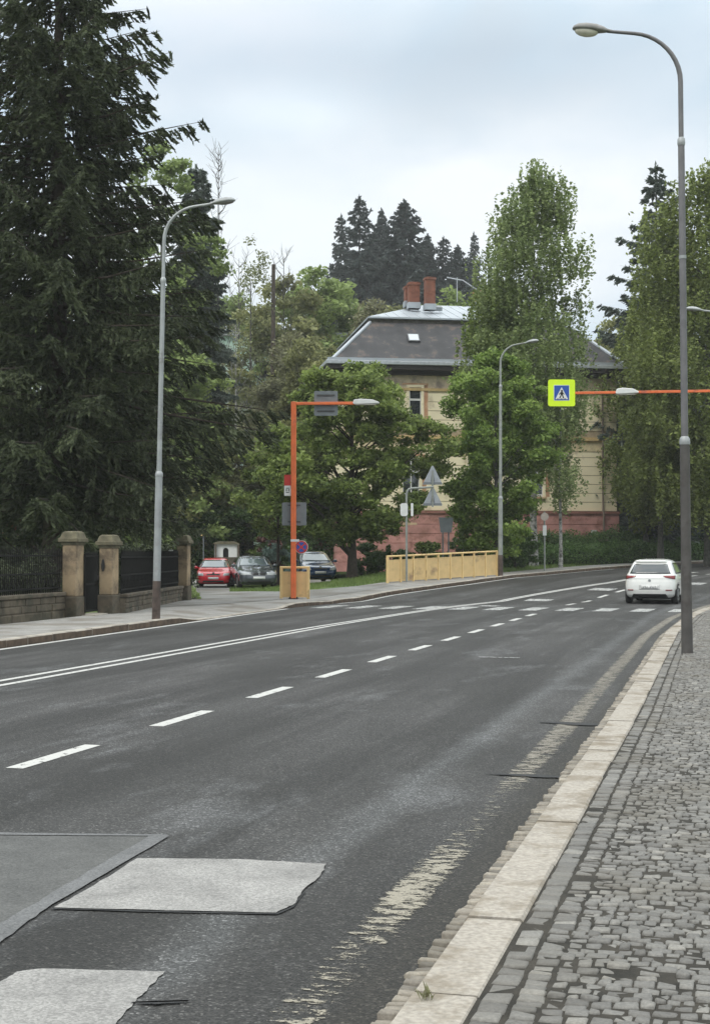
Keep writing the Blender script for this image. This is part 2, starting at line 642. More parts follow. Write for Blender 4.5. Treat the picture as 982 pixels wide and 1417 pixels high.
def strip(name, s0, s1, of, n_across, zoff, m, ds=0.5, kind='structure', hz=True, parent=None):
    """sheet that follows the road; of(s) -> (o_left, o_right)"""
    ss = np.arange(s0, s1 + 1e-6, ds)
    V, UV = [], []
    for s in ss:
        a, b = of(s)
        for k in range(n_across + 1):
            o = a + (b - a) * k / n_across
            x, y = P(s, o)
            z = zoff(s, o) if callable(zoff) else zoff
            V.append((x, y, float(hh(x, y)) + z))
            UV.append((o, s))
    w = n_across + 1
    F_ = []
    for i in range(len(ss) - 1):
        for k in range(n_across):
            F_.append((i * w + k, i * w + k + 1, (i + 1) * w + k + 1, (i + 1) * w + k))
    o = npmesh(name, V, F_, m, smooth=True, uv=UV, parent=parent)
    if kind and parent is None:
        o['kind'] = kind
    return o


strip('road', -35, 120, lambda s: (LK(s) - 0.02, RK(s) + 0.03), 40, 0.0, ASPH, 0.5)
drop = lambda q: float(np.interp(q, [-30, 20.5, 22.0, 29.2, 30.5, 31.8, 34, 35, 120], [0.15, 0.15, 0.03, 0.03, 0.13, 0.13, 0.10, 0.14, 0.14]))
strip('pavement_far', -35, 120, lambda s: (PAVE_L(s), LK(s) - 0.16), 8, lambda s, o: 0.122 + (min(drop(s), 0.125) - 0.125) * max(0.0, 1 - (LK(s) - 0.16 - o) / 1.2), PAVE, 0.25)

# driveway sheet between the fence and the lawn
def poly_sheet(name, poly, m, zoff, step=0.5, kind='structure'):
    """a flat-lying polygon subdivided to follow the terrain (fan over a fine grid clipped by bmesh)"""
    import bmesh
    bm = bmesh.new()
    xs_ = [p[0] for p in poly]
    ys_ = [p[1] for p in poly]
    f = bm.faces.new([bm.verts.new((p[0], p[1], 0)) for p in poly])
    for a0, a1, nrm in ((min(xs_), max(xs_), (1, 0, 0)), (min(ys_), max(ys_), (0, 1, 0))):
        v = a0 + step
        while v < a1:
            co = (v, 0, 0) if nrm[0] else (0, v, 0)
            bmesh.ops.bisect_plane(bm, geom=list(bm.verts) + list(bm.edges) + list(bm.faces), plane_co=co, plane_no=nrm)
            v += step
    for v in bm.verts:
        v.co.z = float(hh(v.co.x, v.co.y)) + zoff
    bmesh.ops.recalc_face_normals(bm, faces=bm.faces)
    me = bpy.data.meshes.new(name)
    uvl = bm.loops.layers.uv.new('UVMap')
    for fc in bm.faces:
        if fc.normal.z < 0:
            fc.normal_flip()
        for lp in fc.loops:
            lp[uvl].uv = (lp.vert.co.x, lp.vert.co.y)
    bm.to_mesh(me)
    bm.free()
    me.materials.append(m)
    o = link(name, me)
    if kind:
        o['kind'] = kind
    return o


gl = [G(318, 819, .12), G(382, 819, .12), G(440, 816, .12), G(532, 808, .12)]
poly_sheet('driveway', [(-6.2, 40.6), (-5.45, 47.5), (-9.2, 66), (-11, 84), (1.5, 84), (0.2, 77), (-5.9, 68.5), (gl[0][0], gl[0][1]), gl[1], gl[2], gl[3], (1.5, 56.0), (0.0, 52.5), (-2.3, 48.3), (-4.6, 42.6)], DRIVE, 0.132)

# kerbs -----------------------------------------------------------------
def kerb_stones(name, s0, s1, outer, width, zt, m, seed, lmin, lmax, side, mface=None):
    rnd = random.Random(seed)
    mb = MB()
    s = s0
    while s < s1:
        ln = rnd.uniform(lmin, lmax)
        e = min(s + ln, s1)
        g = 0.006
        a, b = s + g, e - g
        nseg = max(1, int((b - a) / 0.6))
        dz = rnd.uniform(-0.006, 0.006)
        do = rnd.uniform(-0.006, 0.006)
        vs = []
        ch = 0.022
        for i in range(nseg + 1):
            q = a + (b - a) * i / nseg
            o0 = float(outer(q)) + do
            zz = zt(q) if callable(zt) else zt
            inset = 0.012 if i in (0, nseg) else 0.0
            prof = [(0.0, -0.2), (0.006, zz - ch), (ch, zz), (width - 0.012, zz), (width, zz - 0.012), (width, -0.2)]
            for (dx, z) in prof:
                x, y = P(q, o0 + side * dx)
                vs.append((x, y, float(hh(x, y)) + z + dz))
        np_ = 6
        b0 = len(mb.v)
        mb.add(vs, [])
        for i in range(nseg):
            for k in range(np_ - 1):
                f = (i * np_ + k, i * np_ + k + 1, (i + 1) * np_ + k + 1, (i + 1) * np_ + k)
                mb.f.append(tuple(b0 + j for j in f))
                mb.m.append(1 if (mface and k == 0) else 0)
                mb.sm.append(False)
        for i in (0, nseg):
            mb.f.append(tuple(b0 + i * np_ + k for k in range(np_)))
            mb.m.append(0)
            mb.sm.append(False)
        s = e
    o = mb.build(name, [m, mface or m])
    o['kind'] = 'structure'
    return o


kerb_stones('kerb_near', -14, 70, RK, 0.255, 0.105, KERB, 5, 0.55, 1.15, 1)
drop = lambda q: float(np.interp(q, [-30, 20.5, 22.0, 29.2, 30.5, 31.8, 34, 35, 120], [0.15, 0.15, 0.03, 0.03, 0.13, 0.13, 0.10, 0.14, 0.14]))
kerb_stones('kerb_far', -20, 110, LK, 0.17, drop, KERBL, 8, 0.8, 1.3, -1, KFACE)

# near pavement: joints of earth, then every sett ---------------------------
strip('pavement_bed', -16, 75, lambda s: (RK(s) + 0.24, RK(s) + 7.2), 16, 0.0945, JOINT, 0.5)


def m_sett(name, ramp_cols, rough=0.62):
    m = bpy.data.materials.new(name)
    m.use_nodes = True
    t = m.node_tree
    b = t.nodes['Principled BSDF']
    a = N(t, 'ShaderNodeAttribute', attribute_name='tint')
    co = N(t, 'ShaderNodeTexCoord').outputs['Object']
    n = N(t, 'ShaderNodeTexNoise', Scale=70.0, Detail=5.0, Roughness=0.7)
    L(t, co, n.inputs['Vector'])
    nb = N(t, 'ShaderNodeTexNoise', Scale=1.3, Detail=5.0)
    L(t, co, nb.inputs['Vector'])
    c = ramp(t, a.outputs['Fac'], ramp_cols)
    c = mixc(t, 1.0, c, ramp(t, n.outputs[0], [(0.3, 0.68), (0.7, 1.32)]), 'MULTIPLY')
    c = mixc(t, ramp(t, nb.outputs[0], [(0.45, 0.0), (0.68, 0.6)]), c, (0.11, 0.095, 0.07))
    L(t, c, b.inputs['Base Color'])
    b.inputs['Roughness'].default_value = rough
    bp = N(t, 'ShaderNodeBump', Strength=0.5, Distance=0.004)
    L(t, n.outputs[0], bp.inputs['Height'])
    L(t, bp.outputs[0], b.inputs['Normal'])
    return m


SETT = m_sett('grey_sett', [(0.0, (0.095, 0.088, 0.078)), (0.35, (0.130, 0.122, 0.110)), (0.7, (0.165, 0.156, 0.141)), (1.0, (0.23, 0.215, 0.19))])
GSETT = m_sett('gutter_sett', [(0.0, (0.12, 0.105, 0.085)), (0.5, (0.24, 0.21, 0.17)), (1.0, (0.34, 0.30, 0.24))])


def setts(name, cells, ztop, m, seed, gap=0.005):
    """cells: arrays s, o, ls, lo, z -> stones with chamfered, slightly tilted tops"""
    rng = np.random.default_rng(seed)
    s, o, ls, lo = cells
    n = len(s)
    corners = np.array([(-1, -1), (1, -1), (1, 1), (-1, 1)], dtype=float)
    V = np.zeros((n, 12, 3))
    zj = rng.normal(0, 0.0042, n)
    tilt = rng.normal(0, 0.0032, (n, 4))
    jit = rng.uniform(-0.10, 0.10, (n, 4, 2))
    for ring, (shr, dz) in enumerate(((0.0, -0.05), (0.0, -0.006), (0.0065, 0.0))):
        for c in range(4):
            hs = np.maximum(ls / 2 - gap / 2 - shr, 0.005)
            ho = np.maximum(lo / 2 - gap / 2 - shr, 0.005)
            ss = s + corners[c, 0] * hs * (1 + jit[:, c, 0])
            oo = o + corners[c, 1] * ho * (1 + jit[:, c, 1])
            x, y = P(ss, oo)
            V[:, ring * 4 + c, 0] = x
            V[:, ring * 4 + c, 1] = y
            V[:, ring * 4 + c, 2] = hh(x, y) + ztop + dz + zj + (tilt[:, c] if ring else 0)
    quads = [(8, 9, 10, 11)]
    for r_ in range(2):
        for c in range(4):
            d = (c + 1) % 4
            quads.append((r_ * 4 + c, r_ * 4 + d, (r_ + 1) * 4 + d, (r_ + 1) * 4 + c))
    q = np.array(quads)
    Fq = (np.arange(n)[:, None, None] * 12 + q[None]).reshape(-1, 4)
    tint = np.repeat(np.clip(rng.normal(0.5, 0.24, n), 0, 1), len(quads))
    ob = npmesh(name, V.reshape(-1, 3), Fq[:, ::-1], m, tint=tint)
    ob['kind'] = 'structure'
    return ob


rng = np.random.default_rng(3)
cs, co_, cl_, cw_ = [], [], [], []
sa = -13.0
while sa < 44:
    lv = rng.uniform(0.09, 0.12)
    cs.append(sa + lv / 2); co_.append(0.262 + .05); cl_.append(lv); cw_.append(.098)
    sa += lv
sa = -13.0
crow = 0
while sa < 44:
    lv = rng.uniform(0.050, 0.074)
    oa = 0.262 + .108 + rng.uniform(0, .01)
    lim = 4.6 if sa < 20 else 3.0
    first = True
    while oa < lim:
        wv = rng.uniform(0.085, .10) if first else rng.uniform(0.044, 0.094)
        cs.append(sa + lv / 2 + rng.normal(0, .006) + .022 * math.sin(oa * 3.1 + .21 * crow) + .012 * math.sin(oa * 9.0 + 1.3 * crow))
        co_.append(oa + wv / 2)
        cl_.append(lv * rng.uniform(.86, 1.10))
        cw_.append(wv * rng.uniform(.94, 1.0))
        oa += wv + (.006 if first else 0)
        first = False
    sa += lv
    crow += 1
cs = np.array(cs)
co_ = np.array(co_) + RK(cs)
setts('pavement_setts', (cs, co_, np.array(cl_), np.array(cw_)), 0.1, SETT, 7)
cs = np.arange(-13, 44, 0.066)
lens = rng.uniform(0.05, 0.066, len(cs))
setts('gutter_setts', (cs, RK(cs) - 0.062 + rng.normal(0, .006, len(cs)), lens, rng.uniform(0.085, 0.12, len(cs))), 0.02, GSETT, 9, gap=0.012)

# ------------------------------------------------------------------ road markings and patches
PZ = 0.004


def marks(name, rects, m, zoff=PZ, ds=0.5):
    V, UV, F_ = [], [], []
    for (s0, s1, fa, fb) in rects:
        n = max(1, int(math.ceil((s1 - s0) / ds)))
        b0 = len(V)
        for i in range(n + 1):
            s = s0 + (s1 - s0) * i / n
            a = fa(s) if callable(fa) else fa
            b = fb(s) if callable(fb) else fb
            for o in (a, b):
                x, y = P(s, o)
                V.append((x, y, float(hh(x, y)) + zoff))
                UV.append((o, s))
        for i in range(n):
            F_.append((b0 + 2 * i, b0 + 2 * i + 1, b0 + 2 * i + 3, b0 + 2 * i + 2))
    o = npmesh(name, V, F_, m, uv=UV)
    o['kind'] = 'structure'
    return o


D0 = lambda s: float(np.interp(s, [-40, 28, 34, 40, 60], [0, 0, -0.25, -0.35, -0.3]))
dashes = []
k = -5
while k * 2.8 < 62:
    s0 = k * 2.8 - 1.4 if k < 0 else k * 2.8 + 1.45 - 2.8
    s0 = -1.38 + k * 2.8 + 0.03 * k * 0
    if not (29.2 < s0 + .7 < 33.5):
        dashes.append((s0, s0 + 1.4, (lambda s: D0(s) - 0.075), (lambda s: D0(s) + 0.075)))
    k += 1
marks('lane_dashes', dashes, W_WHITE)
gapf = lambda s: float(np.interp(s, [-30, 14, 24, 150], [0.105, 0.105, 0.03, 0.03]))
marks('double_centre_line', [(-30, 60, (lambda s: CK(s) - gapf(s) - 0.115), (lambda s: CK(s) - gapf(s))),
                             (-30, 60, (lambda s: CK(s) + gapf(s)), (lambda s: CK(s) + gapf(s) + 0.115))], W_WHITE)
marks('edge_line_far', [(-30, 29.5, (lambda s: LK(s) + 0.06), (lambda s: LK(s) + 0.20)), (34, 62, (lambda s: LK(s) + 0.10), (lambda s: LK(s) + 0.22))], W_WHITE)
YO = lambda s: RK(s) - 0.40


def m_edge():
    m = bpy.data.materials.new('kerbside_line_worn')
    m.use_nodes = True
    t = m.node_tree
    b = t.nodes['Principled BSDF']
    b.inputs['Roughness'].default_value = 0.75
    uv = N(t, 'ShaderNodeUVMap').outputs[0]
    sp = N(t, 'ShaderNodeSeparateXYZ')
    L(t, uv, sp.inputs[0])
    v = math_node(t, 'DIVIDE', math_node(t, 'ADD', sp.outputs[1], 13.0), 40.0)
    P0 = lambda q: (q + 13.0) / 40.0
    th = ramp(t, v, [(0.0, .54), (P0(-7.2), .52), (P0(-5.9), .54), (P0(-5.25), .51), (P0(-4.6), .43), (P0(-3.8), .47), (P0(-3.2), .56), (P0(-1.6), .56), (P0(-.9), .49), (P0(2.5), .44), (P0(6), .47), (P0(20), .43)])
    f = uvnoise(t, uv, 1.0, 2.1, 8.0, 7.0, 0.75, 5.0)
    f2 = uvnoise(t, uv, 1, 1.3, 55.0, 4.0, 0.8, 9.0)
    f = math_node(t, 'ADD', f, math_node(t, 'MULTIPLY', math_node(t, 'SUBTRACT', f2, 0.5), 0.35))
    e = math_node(t, 'POWER', math_node(t, 'DIVIDE', math_node(t, 'ABSOLUTE', sp.outputs[0]), 0.135), 4.0)
    f = math_node(t, 'SUBTRACT', f, math_node(t, 'MULTIPLY', e, 0.22))
    k = math_node(t, 'MULTIPLY', math_node(t, 'SUBTRACT', f, th), 14.0)
    kk = ramp(t, k, [(0.0, 0.0), (0.5, 0.92)])
    c = ramp(t, v, [(P0(-6), (0.31, 0.28, 0.22)), (P0(-2), (0.29, 0.265, 0.21)), (P0(1), (0.21, 0.19, 0.155)), (P0(20), (0.21, 0.19, 0.155))])
    c = mixc(t, 1.0, c, ramp(t, f2, [(0.3, 0.6), (0.7, 1.35)]), 'MULTIPLY')
    L(t, c, b.inputs['Base Color'])
    tb = N(t, 'ShaderNodeBsdfTransparent')
    mx = N(t, 'ShaderNodeMixShader')
    L(t, kk, mx.inputs[0])
    L(t, tb.outputs[0], mx.inputs[1])
    L(t, b.outputs[0], mx.inputs[2])
    L(t, mx.outputs[0], t.nodes['Material Output'].inputs[0])
    return m


el = marks('edge_line_near', [(-12, 70, (lambda s: YO(s) - .15), (lambda s: YO(s) + .14))], m_edge())
_uv = el.data.uv_layers[0].data
for lp in _uv:
    lp.uv = (lp.uv[0] - float(YO(lp.uv[1])), lp.uv[1])
zeb = []
for k in range(11):
    o = -6.95 + k * 1.06
    if o + .3 < RK(31) - .2:
        zeb.append((30.2, 32.5, o - 0.27, o + 0.27))
marks('zebra_crossing', zeb, W_ZEB, zoff=0.0085)
ex = []
for (px, py, w, l_) in ((745, 831, .85, 1.0), (676, 839, .6, .8), (833, 816, .9, 1.2), (935, 819, .9, 1.2), (960, 808, .8, 1.2)):
    x, y = G(px, py)
    s_, o_ = inv(x, y)
    ex.append((float(s_[0]) - l_ / 2, float(s_[0]) + l_ / 2, float(o_[0]) - w / 2, float(o_[0]) + w / 2))
marks('arrow_markings', ex, W_ZEB, zoff=0.0125)
x, y = G(690, 911)
s_, o_ = inv(x, y)
marks('faint_cross_line', [(float(s_[0]) - .06, float(s_[0]) + .06, float(o_[0]) - .33, float(o_[0]) + .33)], W_WORN, 0.0165)


def wob(pts, amp, seed, n=10):
    rnd = random.Random(seed)
    out = []
    for i, p in enumerate(pts):
        q = pts[(i + 1) % len(pts)]
        for k in range(n):
            t = k / n
            j = amp if k else 0
            out.append((p[0] + (q[0] - p[0]) * t + rnd.uniform(-j, j), p[1] + (q[1] - p[1]) * t + rnd.uniform(-j, j)))
    return out


def m_patch(name, col, v2=1.3):
    m = bpy.data.materials.new(name)
    m.use_nodes = True
    t = m.node_tree
    b = t.nodes['Principled BSDF']
    b.inputs['Roughness'].default_value = 0.8
    co = N(t, 'ShaderNodeTexCoord').outputs['Object']
    vo = N(t, 'ShaderNodeTexVoronoi', Scale=110.0)
    L(t, co, vo.inputs['Vector'])
    vs = N(t, 'ShaderNodeSeparateColor')
    L(t, vo.outputs['Color'], vs.inputs[0])
    n = N(t, 'ShaderNodeTexNoise', Scale=2.6, Detail=8.0, Roughness=0.72)
    L(t, co, n.inputs['Vector'])
    c = ramp(t, n.outputs[0], [(0.3, tuple(c * 0.70 for c in col)), (0.5, col), (0.7, tuple(c * 1.22 for c in col))])
    c = mixc(t, 1.0, c, ramp(t, vs.outputs[0], [(0, 0.72), (0.5, 1.0), (1, v2)]), 'MULTIPLY')
    L(t, c, b.inputs['Base Color'])
    bp = N(t, 'ShaderNodeBump', Strength=0.3, Distance=0.004)
    L(t, vo.outputs['Distance'], bp.inputs['Height'])
    L(t, bp.outputs[0], b.inputs['Normal'])
    return m


PT_L = m_patch('patch_light', (0.255, 0.245, 0.232))
PT_G = m_patch('patch_grey', (0.082, 0.081, 0.077))
PT_S = m_patch('patch_seal', (0.12, 0.12, 0.12))
TAR = m_patch('tar_crack', (0.02, 0.02, 0.02))


def px_patch(name, pts, m, z, seed=1, amp=0.008, n=10, step=0.4):
    w = [G(*p) for p in pts]
    return poly_sheet(name, wob(w, amp, seed, n), m, z, step)


px_patch('asphalt_patch_grey', [(-260, 1153), (232, 1159), (70, 1253), (-10, 1310), (-330, 1420)], PT_G, 0.004, 3, 0.004)
px_patch('asphalt_seam', [(206, 1159), (234, 1159), (72, 1255), (-10, 1315), (-60, 1330), (-25, 1296), (60, 1246)], PT_S, 0.0082, 4, 0.006)
px_patch('asphalt_seam_cross', [(-260, 1151), (232, 1157), (232, 1159), (-260, 1155)], PT_S, 0.0082, 4, 0.003, 20)
px_patch('asphalt_patch_light', [(190, 1190), (330, 1192), (452, 1198), (442, 1216), (420, 1234), (405, 1256), (382, 1266), (230, 1263), (75, 1259), (130, 1228)], PT_L, 0.0092, 5, 0.006, 6)
px_patch('asphalt_patch_near', [(24, 1347), (60, 1344), (228, 1348), (205, 1370), (185, 1392), (160, 1420), (120, 1452), (-120, 1452), (-40, 1400), (0, 1362)], PT_L, 0.006, 6, 0.006, 6)
px_patch('asphalt_patch_rim', [(70, 1259), (230, 1263), (382, 1266), (405, 1256), (420, 1236), (422, 1236), (407, 1257), (384, 1267.5), (228, 1264.5), (72, 1260)], TAR, 0.0062, 5, 0.002, 4)
for (a, b, sd_) in (((738, 1000), (842, 1004), 2), ((668, 1072), (800, 1077), 3), ((180, 1392), (260, 1388), 4)):
    px_patch('road_crack', [a, ((a[0] + b[0]) / 2, (a[1] + b[1]) / 2 - 1.5), b, (b[0], b[1] + 2.0), ((a[0] + b[0]) / 2, (a[1] + b[1]) / 2 + 2.5)], TAR, 0.0085, sd_, 0.012, 8)

# ------------------------------------------------------------------ villa
CREAM = mat('cream_plaster', (0.82, 0.72, 0.50), rough=0.9, var=0.06, scale=0.8, bump=0.2, bscale=20, dirt=(0.50, 0.42, 0.29), dirt_amt=0.25, dirt_scale=0.7)
FRIEZE = mat('worn_frieze', (0.62, 0.50, 0.34), rough=0.9, var=0.2, scale=1.0, dirt=(0.30, 0.24, 0.19), dirt_amt=0.5, dirt_scale=0.9)
TERRA = mat('terracotta_trim', (0.50, 0.27, 0.15), rough=0.9, var=0.15, scale=2.0, dirt=(0.55, 0.40, 0.27), dirt_amt=0.4)
PLINTH = mat('red_plinth', (0.46, 0.225, 0.195), rough=0.9, var=0.15, scale=1.5, dirt=(0.30, 0.14, 0.11), dirt_amt=0.35)
SLATE = mat('dark_roof_felt', (0.042, 0.041, 0.044), rough=0.7, var=0.22, scale=1.2, dirt=(0.13, 0.095, 0.075), dirt_amt=0.25, dirt_scale=1.2, bump=0.3, bscale=12)
ZINC = mat('pale_roof_metal', (0.40, 0.43, 0.46), rough=0.45, metal=0.35, var=0.08, scale=0.7)
GUTTER = mat('gutter_metal', (0.42, 0.44, 0.46), rough=0.45, metal=0.4, var=0.1)
BRICK = mat('red_brick', (0.21, 0.080, 0.050), rough=0.9, var=0.25, scale=4.0, dirt=(0.15, 0.07, 0.05), dirt_amt=0.3)
SOFFIT = mat('shaded_soffit', (0.035, 0.03, 0.028), rough=0.9)  # near-black colour stands in for the shadow under the eaves
WINFR = mat('window_white', (0.6, 0.59, 0.55), rough=0.5, var=0.05)
GLASS = m_glass('window_glass')
DARKM = mat('dark_metal', (0.03, 0.03, 0.032), rough=0.5, metal=0.3)
B_ANG = R(8.5)
villa = empty('villa', (-0.9, 83.5, 0), 'two storey cream villa with red plinth and dark hipped roof behind the trees', 'house', rz=B_ANG)
VW, VD = 16.6, 17.8
ZB, ZP, ZS, ZE = 0.6, 4.0, 8.45, 12.35

mb = MB()
mb.box(0, VW, 0, VD, ZP, ZE)
mb.build('wall', mat('groove_plaster', (0.36, 0.29, 0.19), rough=0.95), villa)
mb = MB()
z = ZP + 0.16
zs = []
wins = [(4.45, 0.36, 9.4, 11.35), (8.1, 0.5, 9.4, 11.35), (11.6, 0.5, 9.4, 11.35), (4.2, 0.5, 5.1, 7.2), (8.1, 0.5, 5.1, 7.2), (11.6, 0.5, 5.1, 7.2)]
while z < ZE - 1.0:
    h_ = 0.53
    z1 = min(z + h_, ZE - 1.05)
    if not (ZS - 0.75 < z < ZS + 0.30):
        # facade courses, interrupted at windows
        cuts = sorted([(u - w - 0.16, u + w + 0.16) for (u, w, za, zb) in wins if z1 > za - 0.2 and z < zb + 0.2])
        u = 0.0
        for a, b in cuts + [(VW + 0.03, 0)]:
            if a > u:
                mb.box(u - (0.03 if u == 0 else 0), a, -0.03, 0.0, z + 0.018, z1 - 0.018)
            u = b
        mb.box(-0.03, 0.0, 0, VD, z + 0.018, z1 - 0.018)
        mb.box(VW, VW + 0.03, 0, VD, z + 0.018, z1 - 0.018)
    z += h_
mb.build('wall_courses', CREAM, villa)
mb = MB()
mb.box(-0.045, VW + 0.045, -0.045, VD + 0.045, ZE - 1.05, ZE - 0.02)
mb.build('frieze', FRIEZE, villa)
mb = MB()
mb.box(-0.06, VW + 0.06, -0.06, VD + .06, ZS - 0.75, ZS - 0.12)
mb.build('band', mat('band_plaster', (0.60, 0.49, 0.30), rough=0.9, var=.1), villa)
mb = MB()
mb.box(-0.20, VW + 0.20, -0.20, VD + .2, ZS - 0.12, ZS + 0.08)
mb.box(-0.10, VW + 0.10, -0.10, VD + .1, ZS - 0.22, ZS - 0.123)
mb.box(-0.12, VW + 0.12, -0.12, VD + .12, ZE - 1.20, ZE - 1.05)
mb.build('string_course', mat('ochre_trim', (0.52, 0.37, 0.17), rough=0.9, var=.12), villa)
mb = MB()
z = ZB
while z < ZP:
    mb.box(-0.14, VW + 0.14, -0.14, VD + .14, z + 0.015, min(z + 0.55, ZP) - 0.015)
    z += 0.55
mb.box(-0.11, VW + .11, -0.11, VD + .11, ZB, ZP - .02)
mb.build('plinth', PLINTH, villa, bevel=0.015)
mb = MB()
mb.box(-0.22, VW + 0.22, -0.22, VD + .22, ZP - 0.002, ZP + 0.14)
mb.build('plinth_cap', mat('plinth_cap_red', (0.27, 0.12, 0.09), rough=.85), villa)
# roof
OV = 0.75
mb = MB()
mb.box(-OV, VW + OV, -OV, VD + OV, ZE - .05, ZE + 0.22)
mb.box(-.35, VW + .35, -.35, VD + .35, ZE - .30, ZE - .052)  # second box thickens that painted shadow band
mb.build('eaves', SOFFIT, villa)
mb = MB()
mb.box(-OV - .13, VW + OV + .13, -OV - .13, -OV, ZE + 0.20, ZE + 0.42)
mb.box(-OV - .13, -OV, -OV, VD + OV + .13, ZE + 0.20, ZE + 0.42)
mb.box(VW + OV, VW + OV + .13, -OV, VD + OV + .13, ZE + 0.20, ZE + 0.42)
mb.build('gutter', GUTTER, villa, bevel=0.03)


def frust(mb, x0, x1, y0, y1, z0, ins, z1):
    a = [(x0, y0, z0), (x1, y0, z0), (x1, y1, z0), (x0, y1, z0)]
    b = [(x0 + ins, y0 + ins, z1), (x1 - ins, y0 + ins, z1), (x1 - ins, y1 - ins, z1), (x0 + ins, y1 - ins, z1)]
    mb.add(a + b, [(0, 1, 5, 4), (1, 2, 6, 5), (2, 3, 7, 6), (3, 0, 4, 7), (4, 5, 6, 7), (3, 2, 1, 0)])


ZR0, ZR1 = ZE + 0.24, 15.45
INS = 2.9
mb = MB()
frust(mb, -OV, VW + OV, -OV, VD + OV, ZR0, INS + .0, ZR1)
roof = mb.build('roof', SLATE, villa)
mb = MB()
mb.box(-OV - .03, VW + OV + .03, -OV - .03, -OV + 0.25, ZR0 + .20, ZR0 + .34)
mb.build('snow_guard', ZINC, villa)
mb = MB()
mb.box(INS - OV + .25, VW + OV - INS - .25, INS - OV + .25, VD + OV - INS - .25, ZR1 - .02, ZR1 + 0.32)
mb.build('roof_step', mat('step_boards', (0.20, 0.18, 0.16), rough=.8, var=.2), villa)
X0, X1, Y0, Y1 = INS - OV - .12, VW + OV - INS + .12, INS - OV - .12, VD + OV - INS + .12
ZU = ZR1 + 0.34
mb = MB()
mid = (X0 + X1) / 2
hl = 1.6
cy0 = (Y0 + Y1) / 2
ZA = 17.75
mb.add([(X0, Y0, ZU), (X1, Y0, ZU), (X1, Y1, ZU), (X0, Y1, ZU), (mid - hl, cy0, ZA), (mid + hl, cy0, ZA)], [(0, 1, 5, 4), (1, 2, 5), (2, 3, 4, 5), (3, 0, 4), (3, 2, 1, 0)])
mb.box(X0 - .02, X1 + .02, Y0 - .02, Y1 + .02, ZU - 0.10, ZU - 0.002)
ru = mb.build('upper_roof', ZINC, villa)
mb = MB()
nseam = 20
for i in range(1, nseam):
    x = X0 + (X1 - X0) * i / nseam
    t = min(1, (x - X0) / (mid - hl - X0), (X1 - x) / (X1 - mid - hl))
    t = max(0.05, min(1, t))
    mb.tube([(x, Y0 + 0.02, ZU + .012), (x, Y0 + (cy0 - Y0) * t, ZU + (ZA - ZU) * t + .012)], 0.022, 4, False, False)
mb.build('seams', ZINC, ru)
# hip flashing
for (a, b) in (((-OV, -OV, ZR0), (INS - OV, INS - OV, ZR1)), ((VW + OV, -OV, ZR0), (VW + OV - INS, INS - OV, ZR1)), ((-OV, VD + OV, ZR0), (INS - OV, VD + OV - INS, ZR1))):
    mb = MB()
    mb.tube([a, b], 0.11, 8, True, False)
    mb.build('hip_flashing', ZINC, roof)


def roof_y(z):
    return -OV + (z - ZR0) / (ZR1 - ZR0) * INS


def chimney(px, ytop, ybot, wpx, Z, mats=BRICK, dep=0.6):
    a = at(px, ybot, Z)
    b = at(px, ytop, Z)
    M = villa.matrix_basis.inverted()
    la = M @ a
    lb = M @ b
    w = wpx / F_PX * Z / 2
    mb = MB()
    mb.box(la.x - w, la.x + w, la.y - dep / 2, la.y + dep / 2, la.z - 0.25, lb.z - .14)
    mb.box(la.x - w - .05, la.x + w + .05, la.y - dep / 2 - .05, la.y + dep / 2 + .05, lb.z - .14, lb.z)
    mb.box(la.x - w + .06, la.x + w - .06, la.y - dep / 2 + .06, la.y + dep / 2 - .06, lb.z, lb.z + .05)
    c = mb.build('chimney', mats, villa)
    mb = MB()
    mb.box(la.x - w - .05, la.x + w + .05, la.y - dep / 2 - .05, la.y + dep / 2 + .05, la.z - .25, la.z + .12)
    mb.build('flashing', ZINC, c)
    return c


villa.matrix_basis = Matrix.Translation(villa.location) @ Matrix.Rotation(B_ANG, 4, 'Z')
chimney(572, 392, 422, 15, 89.6)
chimney(563, 397, 420, 7, 90.5)
chimney(594, 385, 424, 13.5, 88.9)
chimney(662, 404, 421, 12, 90.2, mat('ochre_brick', (0.42, 0.22, 0.10), rough=.9, var=.15))
# skylights
mb = MB()
su = 4.55
zz = 14.35
yy = roof_y(zz)
ca, sa = INS, ZR1 - ZR0
ln = math.hypot(ca, sa)
mb.M = Matrix.Translation((su, yy, zz)) @ Matrix.Rotation(math.atan2(sa, ca), 4, 'X')
mb.box(-.36, .36, -.36, .36, -0.05, 0.12)
sk = mb.build('skylight', mat('skylight_frame', (0.08, 0.08, 0.085), rough=.4), villa)
mb2 = MB()
mb2.M = mb.M
mb2.box(-.29, .29, -.29, .29, 0.12, 0.135)
mb2.build('pane', mat('skylight_pane', (0.55, 0.58, 0.60), rough=0.15, var=.03), sk)
mb = MB()
mb.M = Matrix.Translation((6.6, Y0 + 2.6, ZU + 1.02)) @ Matrix.Rotation(R(20), 4, 'X')
mb.box(-.4, .4, -.3, .3, -0.1, 0.14)
mb.build('roof_hatch', mat('hatch_grey', (0.25, 0.27, 0.29), rough=.5), villa)
# roof aerial
mb = MB()
M = villa.matrix_basis.inverted()
p = [M @ at(618, 384, 88), M @ at(640, 388, 88), M @ at(664, 404, 88)]
mb.tube(p, 0.035, 6)
mb.tube([M @ at(632, 418, 88), M @ at(632, 384, 88)], 0.03, 6)
mb.build('aerial', GUTTER, villa)
